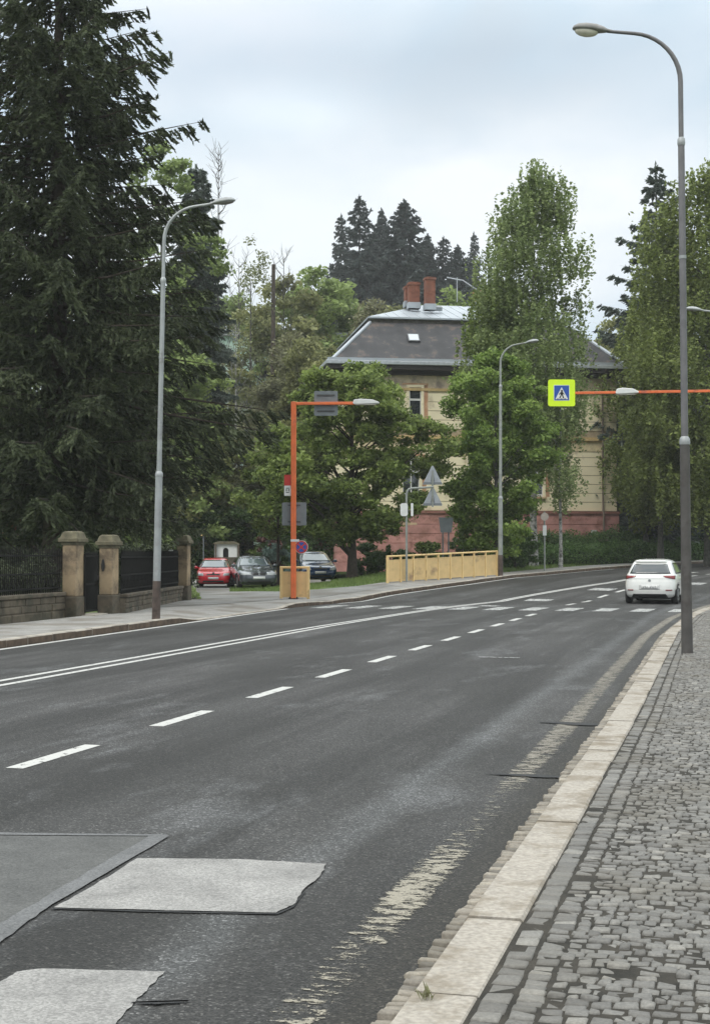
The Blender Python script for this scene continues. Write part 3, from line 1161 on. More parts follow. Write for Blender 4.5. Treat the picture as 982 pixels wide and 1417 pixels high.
# windows
for (u, w, za, zb) in wins:
    mb = MB()
    mb.box(u - w - .15, u - w, -0.09, 0.02, za - .1, zb + .14)
    mb.box(u + w, u + w + .15, -0.09, 0.02, za - .1, zb + .14)
    mb.box(u - w, u + w, -0.09, 0.02, zb, zb + .14)
    mb.cur = 1
    mb.box(u - w - .2, u + w + .2, -0.16, 0.0, za - .22, za - .1)
    mb.box(u - w - .4, u + w + .4, -0.07, 0.0, zb + .14, zb + .24)
    mb.box(u + w + .15, u + w + .40, -0.045, 0.0, za - .1, zb + .14)
    wn = mb.build('window', [CREAM, TERRA], villa)
    mb = MB()
    for a in (u - w + .001, u + w - .061):
        mb.box(a, a + .06, -0.03, -.002, za, zb)
    if w > 0.4:
        mb.box(u - .035, u + .035, -.03, -.002, za + .002, zb - .003)
    mb.box(u - w + .002, u + w - .002, -.035, -.004, za - .1, za + .05)
    mb.box(u - w + .002, u + w - .002, -.035, -.004, zb - .06, zb)
    zm = za + (zb - za) * .60
    mb.box(u - w + .002, u + w - .002, -.04, -.004, zm, zm + .12)
    mb.build('frame', WINFR, wn)
    mb = MB()
    mb.box(u - w, u + w, -.02, -.012, za, zb)
    mb.build('pane', GLASS, wn)
# downpipe
mb = MB()
pu = 15.75
mb.tube([(pu, -.75, ZE + .2), (pu, -.5, ZE - .2), (pu, -.13, ZE - .7), (pu, -.13, ZS + .3), (pu, -.28, ZS), (pu, -.13, ZS - .4), (pu, -.13, ZP + .2), (pu, -.25, ZP), (pu, -.22, ZB)], 0.06, 8)
mb.build('downpipe', mat('old_pipe', (0.16, 0.12, 0.09), rough=.7), villa)
mb = MB()
mb.box(15.0, 15.35, -.18, -.12, 2.75, 3.05)
mb.build('meter_box', WINFR, villa)

# ------------------------------------------------------------------ other houses
MINT = mat('pale_mint_wall', (0.50, 0.66, 0.57), rough=.9, var=.06)
mint = empty('apartment_house', (-12.5, 128, 2), 'pale mint green building glimpsed behind the olive trees', 'building', rz=R(4))
mb = MB()
mb.box(0, 11.5, 0, 9, 0, 19.0)
mb.build('wall', MINT, mint)
mb = MB()
mb.box(-.4, 11.9, -.4, 9.4, 19.0, 19.35)
mb.build('roof', mat('mint_roof', (0.30, 0.32, 0.32), rough=.6), mint)
for k in range(4):
    for j in range(4):
        mb = MB()
        x = 1.2 + k * 2.8
        zz = 5 + j * 3.4
        mb.box(x, x + 1.2, -.04, 0, zz, zz + 1.6)
        w_ = mb.build('window', WINFR, mint)
        mb = MB()
        mb.box(x + .1, x + 1.1, -.05, -.041, zz + .1, zz + 1.5)
        mb.build('pane', GLASS, w_)
OR = mat('orange_plaster', (0.55, 0.26, 0.12), rough=.9, var=.12)
oh = empty('garden_house', (at(-30, 750, 62).x, 62, 0.1), 'orange and cream house glimpsed under the big spruce', 'house', rz=R(6))
mb = MB()
mb.box(0, 4.2, 0, 5, 0, 2.45)
mb.cur = 1
mb.box(-.02, 2.7, -.03, 0, 1.25, 2.43)
mb.cur = 2
mb.box(-.02, 4.22, -.05, -.031, 0, 1.1)
mb.build('wall', [OR, mat('cream_gable', (0.6, 0.48, 0.25), rough=.9), mat('grey_base', (0.2, 0.18, 0.17), rough=.9, var=.2)], oh)
mb = MB()
mb.prism([(-.4, 2.45), (4.6, 2.45), (2.1, 4.6)], -.4, 5.4)
mb.build('roof', mat('rust_tiles', (0.22, 0.09, 0.05), rough=.85, var=.2), oh)
mb = MB()
mb.box(0.9, 1.7, -.06, -.032, 1.35, 2.2)
mb.build('window', GLASS, oh)

# ------------------------------------------------------------------ metal things
GALV = mat('galvanised', (0.33, 0.34, 0.34), rough=.5, metal=.35, var=.12, scale=3, dirt=(0.2, 0.19, 0.18), dirt_amt=.2)
GALVD = mat('galvanised_dark', (0.085, 0.078, 0.072), rough=.6, metal=.2, var=.15, scale=4, dirt=(0.06, 0.05, 0.045), dirt_amt=.3, dirt_scale=3)
GREYP = mat('grey_green_paint', (0.26, 0.275, 0.25), rough=.55, var=.12, scale=4, dirt=(0.13, 0.11, 0.09), dirt_amt=.2)
RUSTB = mat('rusty_base', (0.075, 0.055, 0.045), rough=.85, var=.3, scale=6)
ORANGE = mat('orange_paint', (0.72, 0.150, 0.040), rough=.5, var=.10, scale=3, dirt=(0.40, 0.10, 0.05), dirt_amt=.2)
YELP = mat('yellow_paint', (0.74, 0.53, 0.24), rough=.6, var=.06, scale=2, dirt=(0.34, 0.22, 0.11), dirt_amt=.2, dirt_scale=1.5)
YELW = mat('yellow_panel', (0.66, 0.46, 0.21), rough=.65, var=.06, scale=3, dirt=(0.34, 0.22, 0.12), dirt_amt=.2, dirt_scale=1.2)
SIGNB = mat('sign_back_grey', (0.17, 0.185, 0.195), rough=.55, metal=.2, var=.06)
SIGNL = mat('sign_back_light', (0.34, 0.36, 0.38), rough=.5, metal=.2, var=.08)
WHT = mat('white_enamel', (0.66, 0.66, 0.64), rough=.4, var=.04)
CLAMP = mat('clamp_dark', (0.05, 0.05, 0.05), rough=.6)
HEADM = mat('lamp_housing', (0.22, 0.21, 0.20), rough=.5, var=.15, scale=8)
BOWL = mat('lamp_bowl', (0.62, 0.58, 0.50), rough=.25, var=.08, scale=10)
SIGR = mat('sign_red', (0.50, 0.03, 0.02), rough=.35, var=.04)
SIGBL = mat('sign_blue', (0.015, 0.07, 0.34), rough=.35, var=.04)
SIGY = mat('sign_fluor', (0.64, 0.86, 0.015), rough=.4, var=.02)
BLACK = mat('matt_black', (0.012, 0.012, 0.012), rough=.7)


def street_lamp(label, x, y, zb, H, dirv, rz_lean, r0, upper_m, lower_m, base_m, bowl, r1z=3.3):
    """pole in three diameters, swan neck, cobra head"""
    t = empty('street_lamp', (x, y, zb), label, 'street lamp', 'swan-neck street lamps')
    dv = Vector((dirv[0], dirv[1], 0)).normalized()
    ln = Vector((rz_lean, 0, 0))
    def q(h):
        return Vector((0, 0, h)) + ln * (h / H)
    r1, r2 = r0 * .68, r0 * .48
    mb = MB()
    mb.tube([q(0), q(.05), q(.9)], [r0 * 1.14, r0 * 1.1, r0 * 1.04], 16)
    base = mb.build('base', base_m, t)
    mb = MB()
    mb.tube([q(.9), q(r1z)], [r0, r0 * .94], 16)
    mb.build('lower_pole', lower_m, t)
    for pth, rads in (([q(r1z), q(r1z + .03), q(r1z + .09), q(r1z + .13)], [r0 * .98, r0 * 1.05, r0 * .98, r1]),
                      ([q(H * .80), q(H * .80 + .03), q(H * .80 + .10), q(H * .80 + .13)], [r1, r1 * 1.12, r1 * 1.06, r2]),
                      ([q(H * .62), q(H * .62 + .05)], [r1 * 1.07, r1 * 1.07])):
        mb = MB()
        mb.tube(pth, rads, 16)
        mb.build('collar', GALV, t)
    # service door and number tag on the lower pole
    mb = MB()
    mb.M = Matrix.Translation(q(1.15)) @ Matrix.Rotation(math.atan2(-y, -x), 4, 'Z')
    mb.box(r0 * .93, r0 * 1.03, -.035, .035, -.15, .15)
    mb.build('service_door', lower_m, t, bevel=.006)
    mb = MB()
    mb.tube([q(r1z + .1), q(H * .80 + .05)], [r1, r1 * .92], 14)
    mb.build('upper_pole', upper_m, t)
    mb = MB()
    path = [q(H * .80 + .1), q(H - .98)]
    rad = .80
    for k in range(1, 11):
        a = R(84) * k / 10
        path.append(q(H - .98) + dv * rad * (1 - math.cos(a)) + Vector((0, 0, rad * math.sin(a))))
    e = path[-1]
    path.append(e + dv * .42 + Vector((0, 0, .05)))
    mb.tube(path, [r2] * 2 + [r2 * (1 - .03 * k) for k in range(10)] + [r2 * .66], 12)
    mb.build('arm', upper_m, t)
    # head
    e = path[-1]
    d3 = (path[-1] - path[-2]).normalized()
    up = Vector((0, 0, 1))
    sd3 = d3.cross(up).normalized()
    up = sd3.cross(d3)
    Mh = Matrix((( d3.x, sd3.x, up.x, e.x), (d3.y, sd3.y, up.y, e.y), (d3.z, sd3.z, up.z, e.z), (0, 0, 0, 1)))
    secs = [(-.07, .03, .03), (0, .045, .04), (.06, .075, .07), (.18, .12, .10), (.34, .135, .105), (.46, .115, .085), (.53, .06, .045), (.545, .02, .02)]
    mb = MB()
    mb.M = Mh
    vs, fs = [], []
    n = 14
    for (xx, w, h_) in secs:
        for k in range(n):
            a = 2 * PI * k / n
            zz = math.sin(a) * h_
            if zz < 0:
                zz *= .35
            vs.append((xx, math.cos(a) * w, zz))
    for i in range(len(secs) - 1):
        for k in range(n):
            fs.append((i * n + k, i * n + (k + 1) % n, (i + 1) * n + (k + 1) % n, (i + 1) * n + k))
    mb.add(vs, fs, True)
    hd = mb.build('lamp_head', HEADM if bowl else GALV, t)
    mb = MB()
    mb.M = Mh
    mb.sphere((.32, 0, -.028), .19, .105, .085 if bowl else .03)
    mb.build('bowl', BOWL if bowl else HEADM, hd)
    return t


nrm = lambda s: (math.cos(R(ang(s))), -math.sin(R(ang(s))))
x, y = G(950, 904, .10)
street_lamp('tall swan-neck street lamp on the cobbled pavement in the right foreground', x, y, .10, 9.95, (-.98, .1), -.05, .082, mat('pole_purple_grey', (0.155, 0.148, 0.152), rough=.5, metal=.3, var=.1), GALVD, GALVD, True, 3.25)
x, y = G(216, 858, .12)
street_lamp('pale grey street lamp by the far kerb in front of the iron fence', x, y, .12, 9.75, (1, -.12), .17, .088, GALV, GALV, RUSTB, False, 3.3)
x, y = G(692, 797, .12)
street_lamp('grey green street lamp at the right end of the long yellow railing', x, y, float(hh(x, y)) + .12, 10.15, (1, -.35), .03, .10, GREYP, GREYP, RUSTB, False, 3.3)
x = at(1018, 700, 50).x
street_lamp('street lamp whose head and arm reach in at the right edge of the picture', x, 50, .1, 10.15, (-1, .1), 0, .095, GALV, GALV, RUSTB, False, 3.3)


def rrect(w, h, r, n=5, cx=0, cz=0):
    pts = []
    for (sx, sz, a0) in ((1, 1, 0), (-1, 1, 90), (-1, -1, 180), (1, -1, 270)):
        for k in range(n + 1):
            a = R(a0 + 90 * k / n)
            pts.append((cx + sx * (w / 2 - r) + r * math.cos(a), cz + sz * (h / 2 - r) + r * math.sin(a)))
    return pts


def led_head(parent, c, d, ln, m_top, M=None):
    """flat wedge luminaire on the arm; c = start, d = +-1 direction along x"""
    mb = MB()
    mb.M = M or Matrix.Identity(4)
    prof = [(0, -.05), (.04, .07), (.30 * ln, .10), (.75 * ln, .07), (ln, -.02), (ln * .97, -.06), (.05, -.085)]
    mb.prism([(c[0] + d * a, c[2] + b) for a, b in prof], c[1] - .13, c[1] + .13)
    h_ = mb.build('luminaire', m_top, parent, bevel=.02)
    mb = MB()
    mb.M = M or Matrix.Identity(4)
    mb.box(min(c[0] + d * .1, c[0] + d * ln * .85), max(c[0] + d * .1, c[0] + d * ln * .85), c[1] - .10, c[1] + .10, c[2] - .10, c[2] - .082)
    mb.build('lens', BOWL, h_)
    return h_


# left crossing mast -----------------------------------------------------
Zo = 48.66
ox, oy = G(406, 829, .12)
gan = empty('crossing_mast', (ox, oy, .12), 'orange crossing mast with grey sign backs beside the short yellow railing', 'lamp post', 'orange crossing lighting masts', rz=R(-3))
pxm = Zo / F_PX
ztop = at(406, 556, Zo).z - .12
mb = MB()
mb.box(-.085, .085, -.085, .085, 0, ztop)
mb.build('post', ORANGE, gan, bevel=.02)
mb = MB()
mb.box(-.16, .16, -.16, .16, 0, .03)
for a in (-.12, .12):
    for b in (-.12, .12):
        mb.tube([(a, b, .03), (a, b, .07)], .018, 6)
mb.build('base_plate', DARKM, gan)
mb = MB()
mb.box(.0855, (492 - 406) * pxm, -.055, .055, ztop - .11, ztop - .012)
mb.build('arm', ORANGE, gan, bevel=.015)
led_head(gan, ((488 - 406) * pxm, 0, ztop - .02), 1, 37 * pxm, WHT)
# crossing sign seen from the back
cxs = (450.5 - 406) * pxm
czs = at(450, 558, Zo).z - .12
mb = MB()
mb.prism(rrect(.80, .84, .06, 4, cxs, czs), .075, .10)
sb = mb.build('crossing_sign', SIGNB, gan)
sb['label'] = 'square crossing sign seen from its grey back'
for zz in (czs + .27, czs - .27):
    mb = MB()
    mb.box(cxs - .30, cxs + .30, .055, .0745, zz - .025, zz + .025)
    mb.build('bracket', CLAMP, sb)
mb = MB()
mb.box((393 - 406) * pxm, (402.5 - 406) * pxm, -.01, .01, at(0, 672, Zo).z - .12 + .002, at(0, 657, Zo).z - .12)
mb.cur = 1
mb.box((393 - 406) * pxm, (402.5 - 406) * pxm, -.01, .01, at(0, 686, Zo).z - .12, at(0, 672, Zo).z - .12)
mb.cur = 2
for (fx0, fx1, py0, py1) in ((395.5, 400, 675, 676), (395.5, 396.7, 676.5, 680), (398.8, 400, 676.5, 680), (395.5, 400, 681, 682)):
    mb.box((fx0 - 406) * pxm, (fx1 - 406) * pxm, -.014, -.0101, at(0, py1, Zo).z - .12, at(0, py0, Zo).z - .12)
bs = mb.build('stop_plate', [SIGR, WHT, BLACK], gan)
bs['label'] = 'small red over white plate left of the mast'
mb = MB()
mb.prism(rrect(34 * pxm, 32 * pxm, .03, 3, (406.5 - 406) * pxm, at(0, 711, Zo).z - .12), .11, .13)
g2 = mb.build('sign_back', SIGNB, gan)
for py in (699, 722):
    mb = MB()
    zz = at(0, py, Zo).z - .12
    mb.box(-.20, .22, .087, .109, zz - .02, zz + .02)
    mb.build('bracket', CLAMP, g2)
# round no-stopping sign
cxs, czs, rr = (417 - 406) * pxm, at(0, 757, Zo).z - .12, 9.2 * pxm
mb = MB()
mb.tube([(cxs, -.02, czs), (cxs, 0, czs)], rr, 28, True, False)
ns = mb.build('no_stopping_sign', WHT, gan)
mb = MB()
mb.tube([(cxs, -.0255, czs), (cxs, -.021, czs)], rr * .95, 28, True, False)
mb.cur = 1
mb.tube([(cxs, -.031, czs), (cxs, -.026, czs)], rr * .74, 28, True, False)
mb.cur = 0
for sg in (1, -1):
    mb.M = Matrix.Translation((cxs, 0, czs)) @ Matrix.Rotation(R(45 * sg), 4, 'Y')
    mb.box(-rr * .74, rr * .74, -.037 - .002 * sg, -.0312, -rr * .10, rr * .10)
mb.M = Matrix.Identity(4)
mb.build('sign_face', [SIGR, SIGBL], ns)
mb = MB()
mb.box(-.09, cxs - rr * .3, -.0925, -.086, czs + .18, czs + .26)
mb.build('clamp', WHT, gan)

# right crossing mast --------------------------------------------------
Zr = 43.0
pxr = Zr / F_PX
xa = at(776, 544, Zr)
xp = 12.3
gz = 0.10
gr = empty('crossing_mast', (xp, Zr - 1.0, gz), 'orange mast arm carrying the yellow-green framed pedestrian sign over the road', 'lamp post', 'orange crossing lighting masts', rz=0)
ztop = xa.z - gz
mb = MB()
mb.box(-.085, .085, -.085, .085, 0, ztop + .05)
mb.build('post', ORANGE, gr, bevel=.02)
mb = MB()
aa = Vector((0, 0, ztop))
bb = Vector((xa.x + .30 - xp, 1.0, ztop))
mb.tube([(-.086, .014, ztop - .02), bb], .055, 4, True, False)
mb.build('arm', ORANGE, gr, bevel=.01)
dv = (bb - aa).normalized()
Ml = Matrix.Translation(bb + Vector((-.55, 0, 0)) * 0) @ Matrix.Rotation(math.atan2(-dv.y, -dv.x), 4, 'Z')
lx = (850 - 776) * pxr - .30
led_head(gr, (lx, 0, .02), 1, 32 * pxr, WHT, Ml)
mb = MB()
sx, sy = xa.x - xp, .93
mb.prism(rrect(.80, .80, .06, 5, sx, ztop), sy, sy + .03)
mb.cur = 1
mb.prism(rrect(.78, .78, .055, 5, sx, ztop), sy + .031, sy + .034)
ps = mb.build('pedestrian_sign', [SIGY, SIGNB], gr)
ps['label'] = 'yellow-green square with a blue walking figure sign'
c45 = .47
mb = MB()
mb.prism(rrect(c45, c45, .02, 3, sx, ztop), sy - .004, sy - .0005)
mb.cur = 1
mb.prism(rrect(c45 - .03, c45 - .03, .015, 3, sx, ztop), sy - .008, sy - .0045)
mb.cur = 0
mb.prism([(sx - .19, ztop - .19), (sx + .19, ztop - .19), (sx, ztop + .17)], sy - .012, sy - .0085)
mb.cur = 2
yy0, yy1 = sy - .016, sy - .0125
mb.tube([(sx + .005, yy0, ztop + .055), (sx + .005, yy1, ztop + .055)], .032, 14, True, False)
for poly in ([(-.035, .02), (.04, .02), (.035, -.07), (-.03, -.07)], [(-.03, -.065), (.0, -.065), (-.045, -.165), (-.08, -.165)], [(.005, -.065), (.04, -.065), (.075, -.165), (.04, -.165)], [(-.035, .015), (-.02, -.01), (-.075, -.06), (-.085, -.045)], [(.035, .015), (.02, -.01), (.07, -.055), (.08, -.04)]):
    mb.prism([(sx + a, ztop + b) for a, b in poly], yy0, yy1)
for k in range(3):
    a = -.14 + k * .11
    mb.prism([(sx + a, ztop - .168), (sx + a + .05, ztop - .168), (sx + a + .045, ztop - .185), (sx + a - .005, ztop - .185)], yy0, yy1)
mb.build('pictogram', [WHT, SIGBL, BLACK], ps)

# yellow railings ---------------------------------------------------------
def railing(label, a, b, nseg, H=1.08, slot=.13):
    a, b = Vector(a), Vector(b)
    t = empty('railing', a, label, 'railing', 'yellow metal railings')
    d = b - a
    ln_ = Vector((d.x, d.y, 0)).length
    slope = d.z / ln_
    t.rotation_euler = (0, 0, math.atan2(d.y, d.x))
    sk_ = Matrix(((1, 0, 0, 0), (0, 1, 0, 0), (slope, 0, 1, 0), (0, 0, 0, 1)))
    for k in range(nseg + 1):
        u = ln_ * k / nseg
        mb = MB()
        mb.M = sk_
        w = .045 if k in (0, nseg) else .03
        mb.box(u - w, u + w, -.04, .04, -.02, H - .051)
        mb.build('post', YELP, t, bevel=.006)
    mb = MB()
    mb.M = sk_
    mb.tube([(-.045, 0, H - .02), (ln_ + .045, 0, H - .02)], .038, 10)
    mb.build('handrail', YELP, t)
    for k in range(nseg):
        u0, u1 = ln_ * k / nseg + .035, ln_ * (k + 1) / nseg - .035
        mb = MB()
        mb.M = sk_
        mb.box(u0, u1, -.012, .012, .05, H - .07 - slot)
        mb.box(u0, u1, -.022, .022, H - .07 - slot, H - .03 - slot)
        mb.build('panel', YELW, t)
    return t


def gp(px, py, off=.12):
    x, y = G(px, py, off)
    return (x, y, float(hh(x, y)) + off)


a = gp(382, 833)
b = gp(425, 828)
railing('short yellow railing standing behind the orange crossing mast', (a[0], Zo + .35, .12), (at(427, 0, Zo).x, Zo + .15, .12), 1)
railing('long yellow railing in front of the linden tree', gp(536, 807), gp(687, 797), 9)

# give-way signs on a bent post --------------------------------------------
x, y, z = gp(562, 805)
Zp = y
pxp = Zp / F_PX
t = empty('sign_post', (x, y - .25, z), 'bent grey post with two triangular signs seen from the back', 'road sign')
zt = at(0, 676, Zp).z - z
xs_ = (598 - 562) * pxp
mb = MB()
mb.tube([(0, 0, 0), (0, 0, zt - .25), (.03, 0, zt - .12), (.10, 0, zt - .03), (.25, 0, zt), (xs_ + .05, 0, zt + .05)], .045, 10)
mb.tube([(xs_, 0, at(0, 702, Zp).z - z), (xs_, 0, at(0, 652, Zp).z - z)], .035, 8)
mb.build('post', GREYP, t)
for (pt, pb, lab) in ((645, 671, 'upper'), (674, 700, 'lower')):
    z1, z0 = at(0, pt, Zp).z - z, at(0, pb, Zp).z - z
    hw = 13.5 * pxp
    mb = MB()
    mb.prism([(xs_ - hw, z0 + .03), (xs_ - hw + .03, z0), (xs_ + hw - .03, z0), (xs_ + hw, z0 + .03), (xs_ + .03, z1), (xs_ - .03, z1)], .04, .06)
    tr_ = mb.build('triangle_sign', SIGNL, t)
    # folded rim of the pressed plate
    mb = MB()
    mb.box(xs_ - hw + .03, xs_ + hw - .03, .022, .0395, z0, z0 + .10)
    mb.prism([(xs_ - .09, z0 + .12), (xs_ + .09, z0 + .12), (xs_, z1 - .14)], .022, .0395)
    mb.build('bracket', SIGNB, tr_)
mb = MB()
zc = at(0, 705.5, Zp).z - z
for (dx, w) in ((-.10, .30), (.22, .10)):
    mb.prism(rrect(w, .52, .10 if w > .2 else .03, 5, dx, zc), -.07, -.05)
pn = mb.build('street_plates', WHT, t)
mb = MB()
mb.box(-.30, .30, -.049, -.046, zc - .06, zc - .02)
mb.build('bracket', CLAMP, pn)
mb = MB()
zc = at(0, 725, Zp).z - z
mb.box(-.15, .42, .05, .07, zc - .05, zc + .05)
mb.build('name_plate', mat('tan_plate', (0.42, 0.30, 0.18), rough=.6), t)

# grey sign behind the railing
x, y = at(615, 0, 66).x, 66
zb = float(hh(x, y)) + .15
t = empty('sign_post', (x, y, zb), 'slim twin-leg post with dark grey sign back behind the long yellow railing', 'road sign')
mb = MB()
for dx in (-.13, .13):
    mb.tube([(dx, 0, 0), (dx, 0, at(0, 735, 66).z - zb)], .035, 8)
mb.build('post', SIGNB, t)
mb = MB()
mb.prism([(-.32, at(0, 716, 66).z - zb), (.35, at(0, 716, 66).z - zb), (.26, at(0, 737, 66).z - zb), (-.24, at(0, 737, 66).z - zb)], -.06, -.03)
mb.build('sign_plate', SIGNB, t)

# little roofed notice board
zb0 = 69
x = at(671, 0, zb0).x
zb = float(hh(x, zb0)) + .1
t = empty('notice_board', (x, zb0, zb), 'yellow notice board under a small dark roof right of the long railing', 'notice board')
zr = at(0, 733, zb0).z - zb
zr1 = at(0, 743, zb0).z - zb
zr2 = at(0, 754, zb0).z - zb
mb = MB()
mb.prism([(-.55, zr1), (.55, zr1), (.42, zr), (-.42, zr)], -.35, .35)
mb.build('roof', mat('board_roof', (0.07, 0.08, 0.085), rough=.7, var=.15, scale=9), t)
mb = MB()
mb.box(-.50, .50, -.04, .04, zr2, zr1 - .05)
mb.build('board', YELP, t, bevel=.01)
for dx in (-.54, .54):
    mb = MB()
    mb.box(dx - .035, dx + .035, -.05, .05, -.1, zr1)
    mb.build('leg', DARKM, t)

# sign post by the hedge
x, y, z = gp(753, 790)
t = empty('sign_post', (x, y, z), 'thin post with white round and oblong plates in front of the hedge', 'road sign')
q = y / F_PX
mb = MB()
mb.tube([(0, 0, 0), (0, 0, at(0, 708, y).z - z)], .04, 8)
mb.build('post', GREYP, t)
mb = MB()
zc = at(0, 715, y).z - z
mb.tube([(0, -.07, zc), (0, -.05, zc)], 5.5 * q, 20, True, False)
mb.build('round_plate', mat('faded_plate', (0.5, 0.42, 0.36), rough=.5), t)
mb = MB()
mb.box(-.09, .09, -.07, -.05, at(0, 741, y).z - z, at(0, 727, y).z - z)
mb.build('oblong_plate', WHT, t)

# ------------------------------------------------------------------ fence, piers, walls
SAND = mat('sandstone', (0.33, 0.245, 0.15), rough=.9, var=.18, scale=2.5, bump=.4, bscale=30, dirt=(0.12, 0.09, 0.06), dirt_amt=.5, dirt_scale=1.6)
MOSS = mat('mossy_cap', (0.125, 0.11, 0.07), rough=.95, var=.25, scale=6, bump=.5, bscale=30)
WSTONE = mat('wall_stone', (0.105, 0.085, 0.06), rough=.95, var=.3, scale=3, bump=.5, bscale=20, dirt=(0.055, 0.05, 0.035), dirt_amt=.45, dirt_scale=2)
IRON = mat('iron_fence', (0.012, 0.012, 0.011), rough=.9, spec=.2, var=.2)


def pier(label, px, pybase, Z, wpx, H, rz):
    x = at(px, 0, Z).x
    t = empty('gate_pier', (x, Z, .1), label, 'gate pier', 'sandstone fence piers', rz=rz)
    w = wpx / F_PX * Z / 2 * .9
    mb = MB()
    mb.box(-w * 1.18, w * 1.18, -w * 1.18, w * 1.18, -.1, .5)
    mb.build('footing', WSTONE, t, bevel=.03)
    mb = MB()
    mb.box(-w, w, -w, w, .5, H - .34)
    mb.build('shaft', SAND, t, bevel=.025)
    mb = MB()
    mb.box(-w * 1.12, w * 1.12, -w * 1.12, w * 1.12, H - .34, H - .27)
    mb.box(-w * 1.42, w * 1.42, -w * 1.42, w * 1.42, H - .27, H - .17)
    mb.add([(sx * w * k, sy * w * k, zz) for zz, k in ((H - .17, 1.25), (H - .03, 1.0), (H, .75)) for (sx, sy) in ((-1, -1), (1, -1), (1, 1), (-1, 1))],
           [(0, 1, 5, 4), (1, 2, 6, 5), (2, 3, 7, 6), (3, 0, 4, 7), (4, 5, 9, 8), (5, 6, 10, 9), (6, 7, 11, 10), (7, 4, 8, 11), (8, 9, 10, 11)])
    mb.build('cap', MOSS, t, bevel=.015)
    return t


pA = pier('pale sandstone pier, the left one of the gate pair', 106, 853, 35.6, 24, 2.10, R(-20))
pB = pier('sandstone pier right of the garden gate, with a dark worn hollow', 155, 848, 37.0, 22, 2.03, R(-20))
pC = pier('sandstone corner pier beside the red car at the driveway', 257, 828, 47.2, 17, 2.15, R(-12))
mb = MB()
w = .22
mb.M = Matrix.Translation((-.06, -.205, 1.25))
mb.sphere((0, 0, 0), .05, .02, .16)
mb.build('hollow', BLACK, pB)


def wall_run(label, a, b, H, seed):
    """stone plinth wall in rough courses, then an iron fence as its own thing"""
    a, b = Vector(a), Vector(b)
    d = b - a
    ln_ = d.length
    rz = math.atan2(d.y, d.x)
    o = None
    rnd = random.Random(seed)
    mb = MB()
    nz = 3
    for j in range(nz):
        u = 0
        z0 = -.15 if j == 0 else H * j / nz
        while u < ln_:
            l_ = rnd.uniform(.45, 1.1)
            e = min(ln_, u + l_)
            dpt = .15 + rnd.uniform(-.012, .012)
            mb.box(u + .012, e - .012, -dpt, dpt, z0 + .01, H * (j + 1) / nz - .008)
            u = e
    mb.box(0, ln_, -.125, .125, -.15, H - .02)
    mb.box(0, ln_, -.19, .19, H, H + .09)
    o = mb.build('stone_wall', WSTONE, None, bevel=.02)
    o.location = (a.x, a.y, .1)
    o.rotation_euler = (0, 0, rz)
    return setp(o, label, 'wall')


def iron_fence(label, a, b, z0, H, step=.105, panel_n=None):
    a, b = Vector(a), Vector(b)
    d = b - a
    ln_ = d.length
    t = empty('iron_fence', (a.x, a.y, z0), label, 'fence', rz=math.atan2(d.y, d.x))
    mb = MB()
    u = step / 2
    k = 0
    while u < ln_:
        top = H + (.06 if k % 2 else 0)
        mb.tube([(u, 0, -.05), (u, 0, top), (u, 0, top + .07)], [.012, .012, .001], 5, True, False)
        u += step
        k += 1
    mb.build('bars', IRON, t)
    mb = MB()
    for zz in (.10, H * .45, H - .12):
        mb.box(0, ln_, -.02, .02, zz - .02, zz + .02)
    n = int(ln_ / (step * 2))
    for k in range(n):
        c = (k + .5) * ln_ / n
        mb.tube([(c - step * .8, -.015, .12), (c + step * .8, -.015, H * .45)], .008, 4, False, False)
        mb.tube([(c + step * .8, -.015, .12), (c - step * .8, -.015, H * .45)], .008, 4, False, False)
    mb.build('rail', IRON, t)
    return t


fA = Vector((at(104, 0, 35.6).x - .2, 35.4, 0))
fL = fA + Vector((-1.9, -12.0, 0))
# line of the fence follows the far pavement
p0 = Vector((*P(4.0, -9.45), 0))
p1 = Vector((pA.location.x - .30, pA.location.y - .15, 0))
wall_run('low mossy stone wall left of the gate piers', p0, p1, .52, 3)
iron_fence('black iron fence on the low wall left of the gate piers', p0, p1, .72, 1.0)
p2 = Vector((pB.location.x + .28, pB.location.y + .1, 0))
p3 = Vector((pC.location.x - .15, pC.location.y - .22, 0))
wall_run('low brown stone wall between the gate and the corner pier', p2, p3, .42, 4)
iron_fence('black iron fence between the garden gate and the corner pier', p2, p3, .62, 1.05)
p4 = Vector((pC.location.x - .1, pC.location.y + .3, 0))
p5 = Vector((-9.6, 72.0, 0))
wall_run('low stone wall running back along the driveway', p4, p5, .42, 5)
iron_fence('black iron fence running back along the driveway', p4, p5, .62, 1.05)
# gate
g0 = Vector((pA.location.x + .27, pA.location.y + .05, 0))
g1 = Vector((pB.location.x - .27, pB.location.y - .05, 0))
ln_ = (g1 - g0).length
gt = empty('garden_gate', (g0.x, g0.y, .14), 'narrow black iron garden gate between the two sandstone piers', 'gate', rz=math.atan2((g1 - g0).y, (g1 - g0).x))
mb = MB()
for zz in (.08, .75, 1.45):
    mb.box(.02, ln_ - .02, -.02, .02, zz - .025, zz + .025)
for u in (.02, ln_ - .06):
    mb.box(u, u + .04, -.02, .02, .05, 1.5)
mb.build('frame', IRON, gt)
mb = MB()
u = .1
while u < ln_ - .06:
    mb.tube([(u, 0, .06), (u, 0, 1.5), (u, 0, 1.6)], [.012, .012, .001], 5, True, False)
    u += .09
mb.build('bars', IRON, gt)
mb = MB()
mb.box(ln_ - .2, ln_ - .07, -.05, -.021, .85, .95)
mb.build('latch', DARKM, gt)
mb = MB()
mb.box(-.1, ln_ + .1, -.3, .2, -.1, .0)
mb.build('threshold', KERBL, gt)

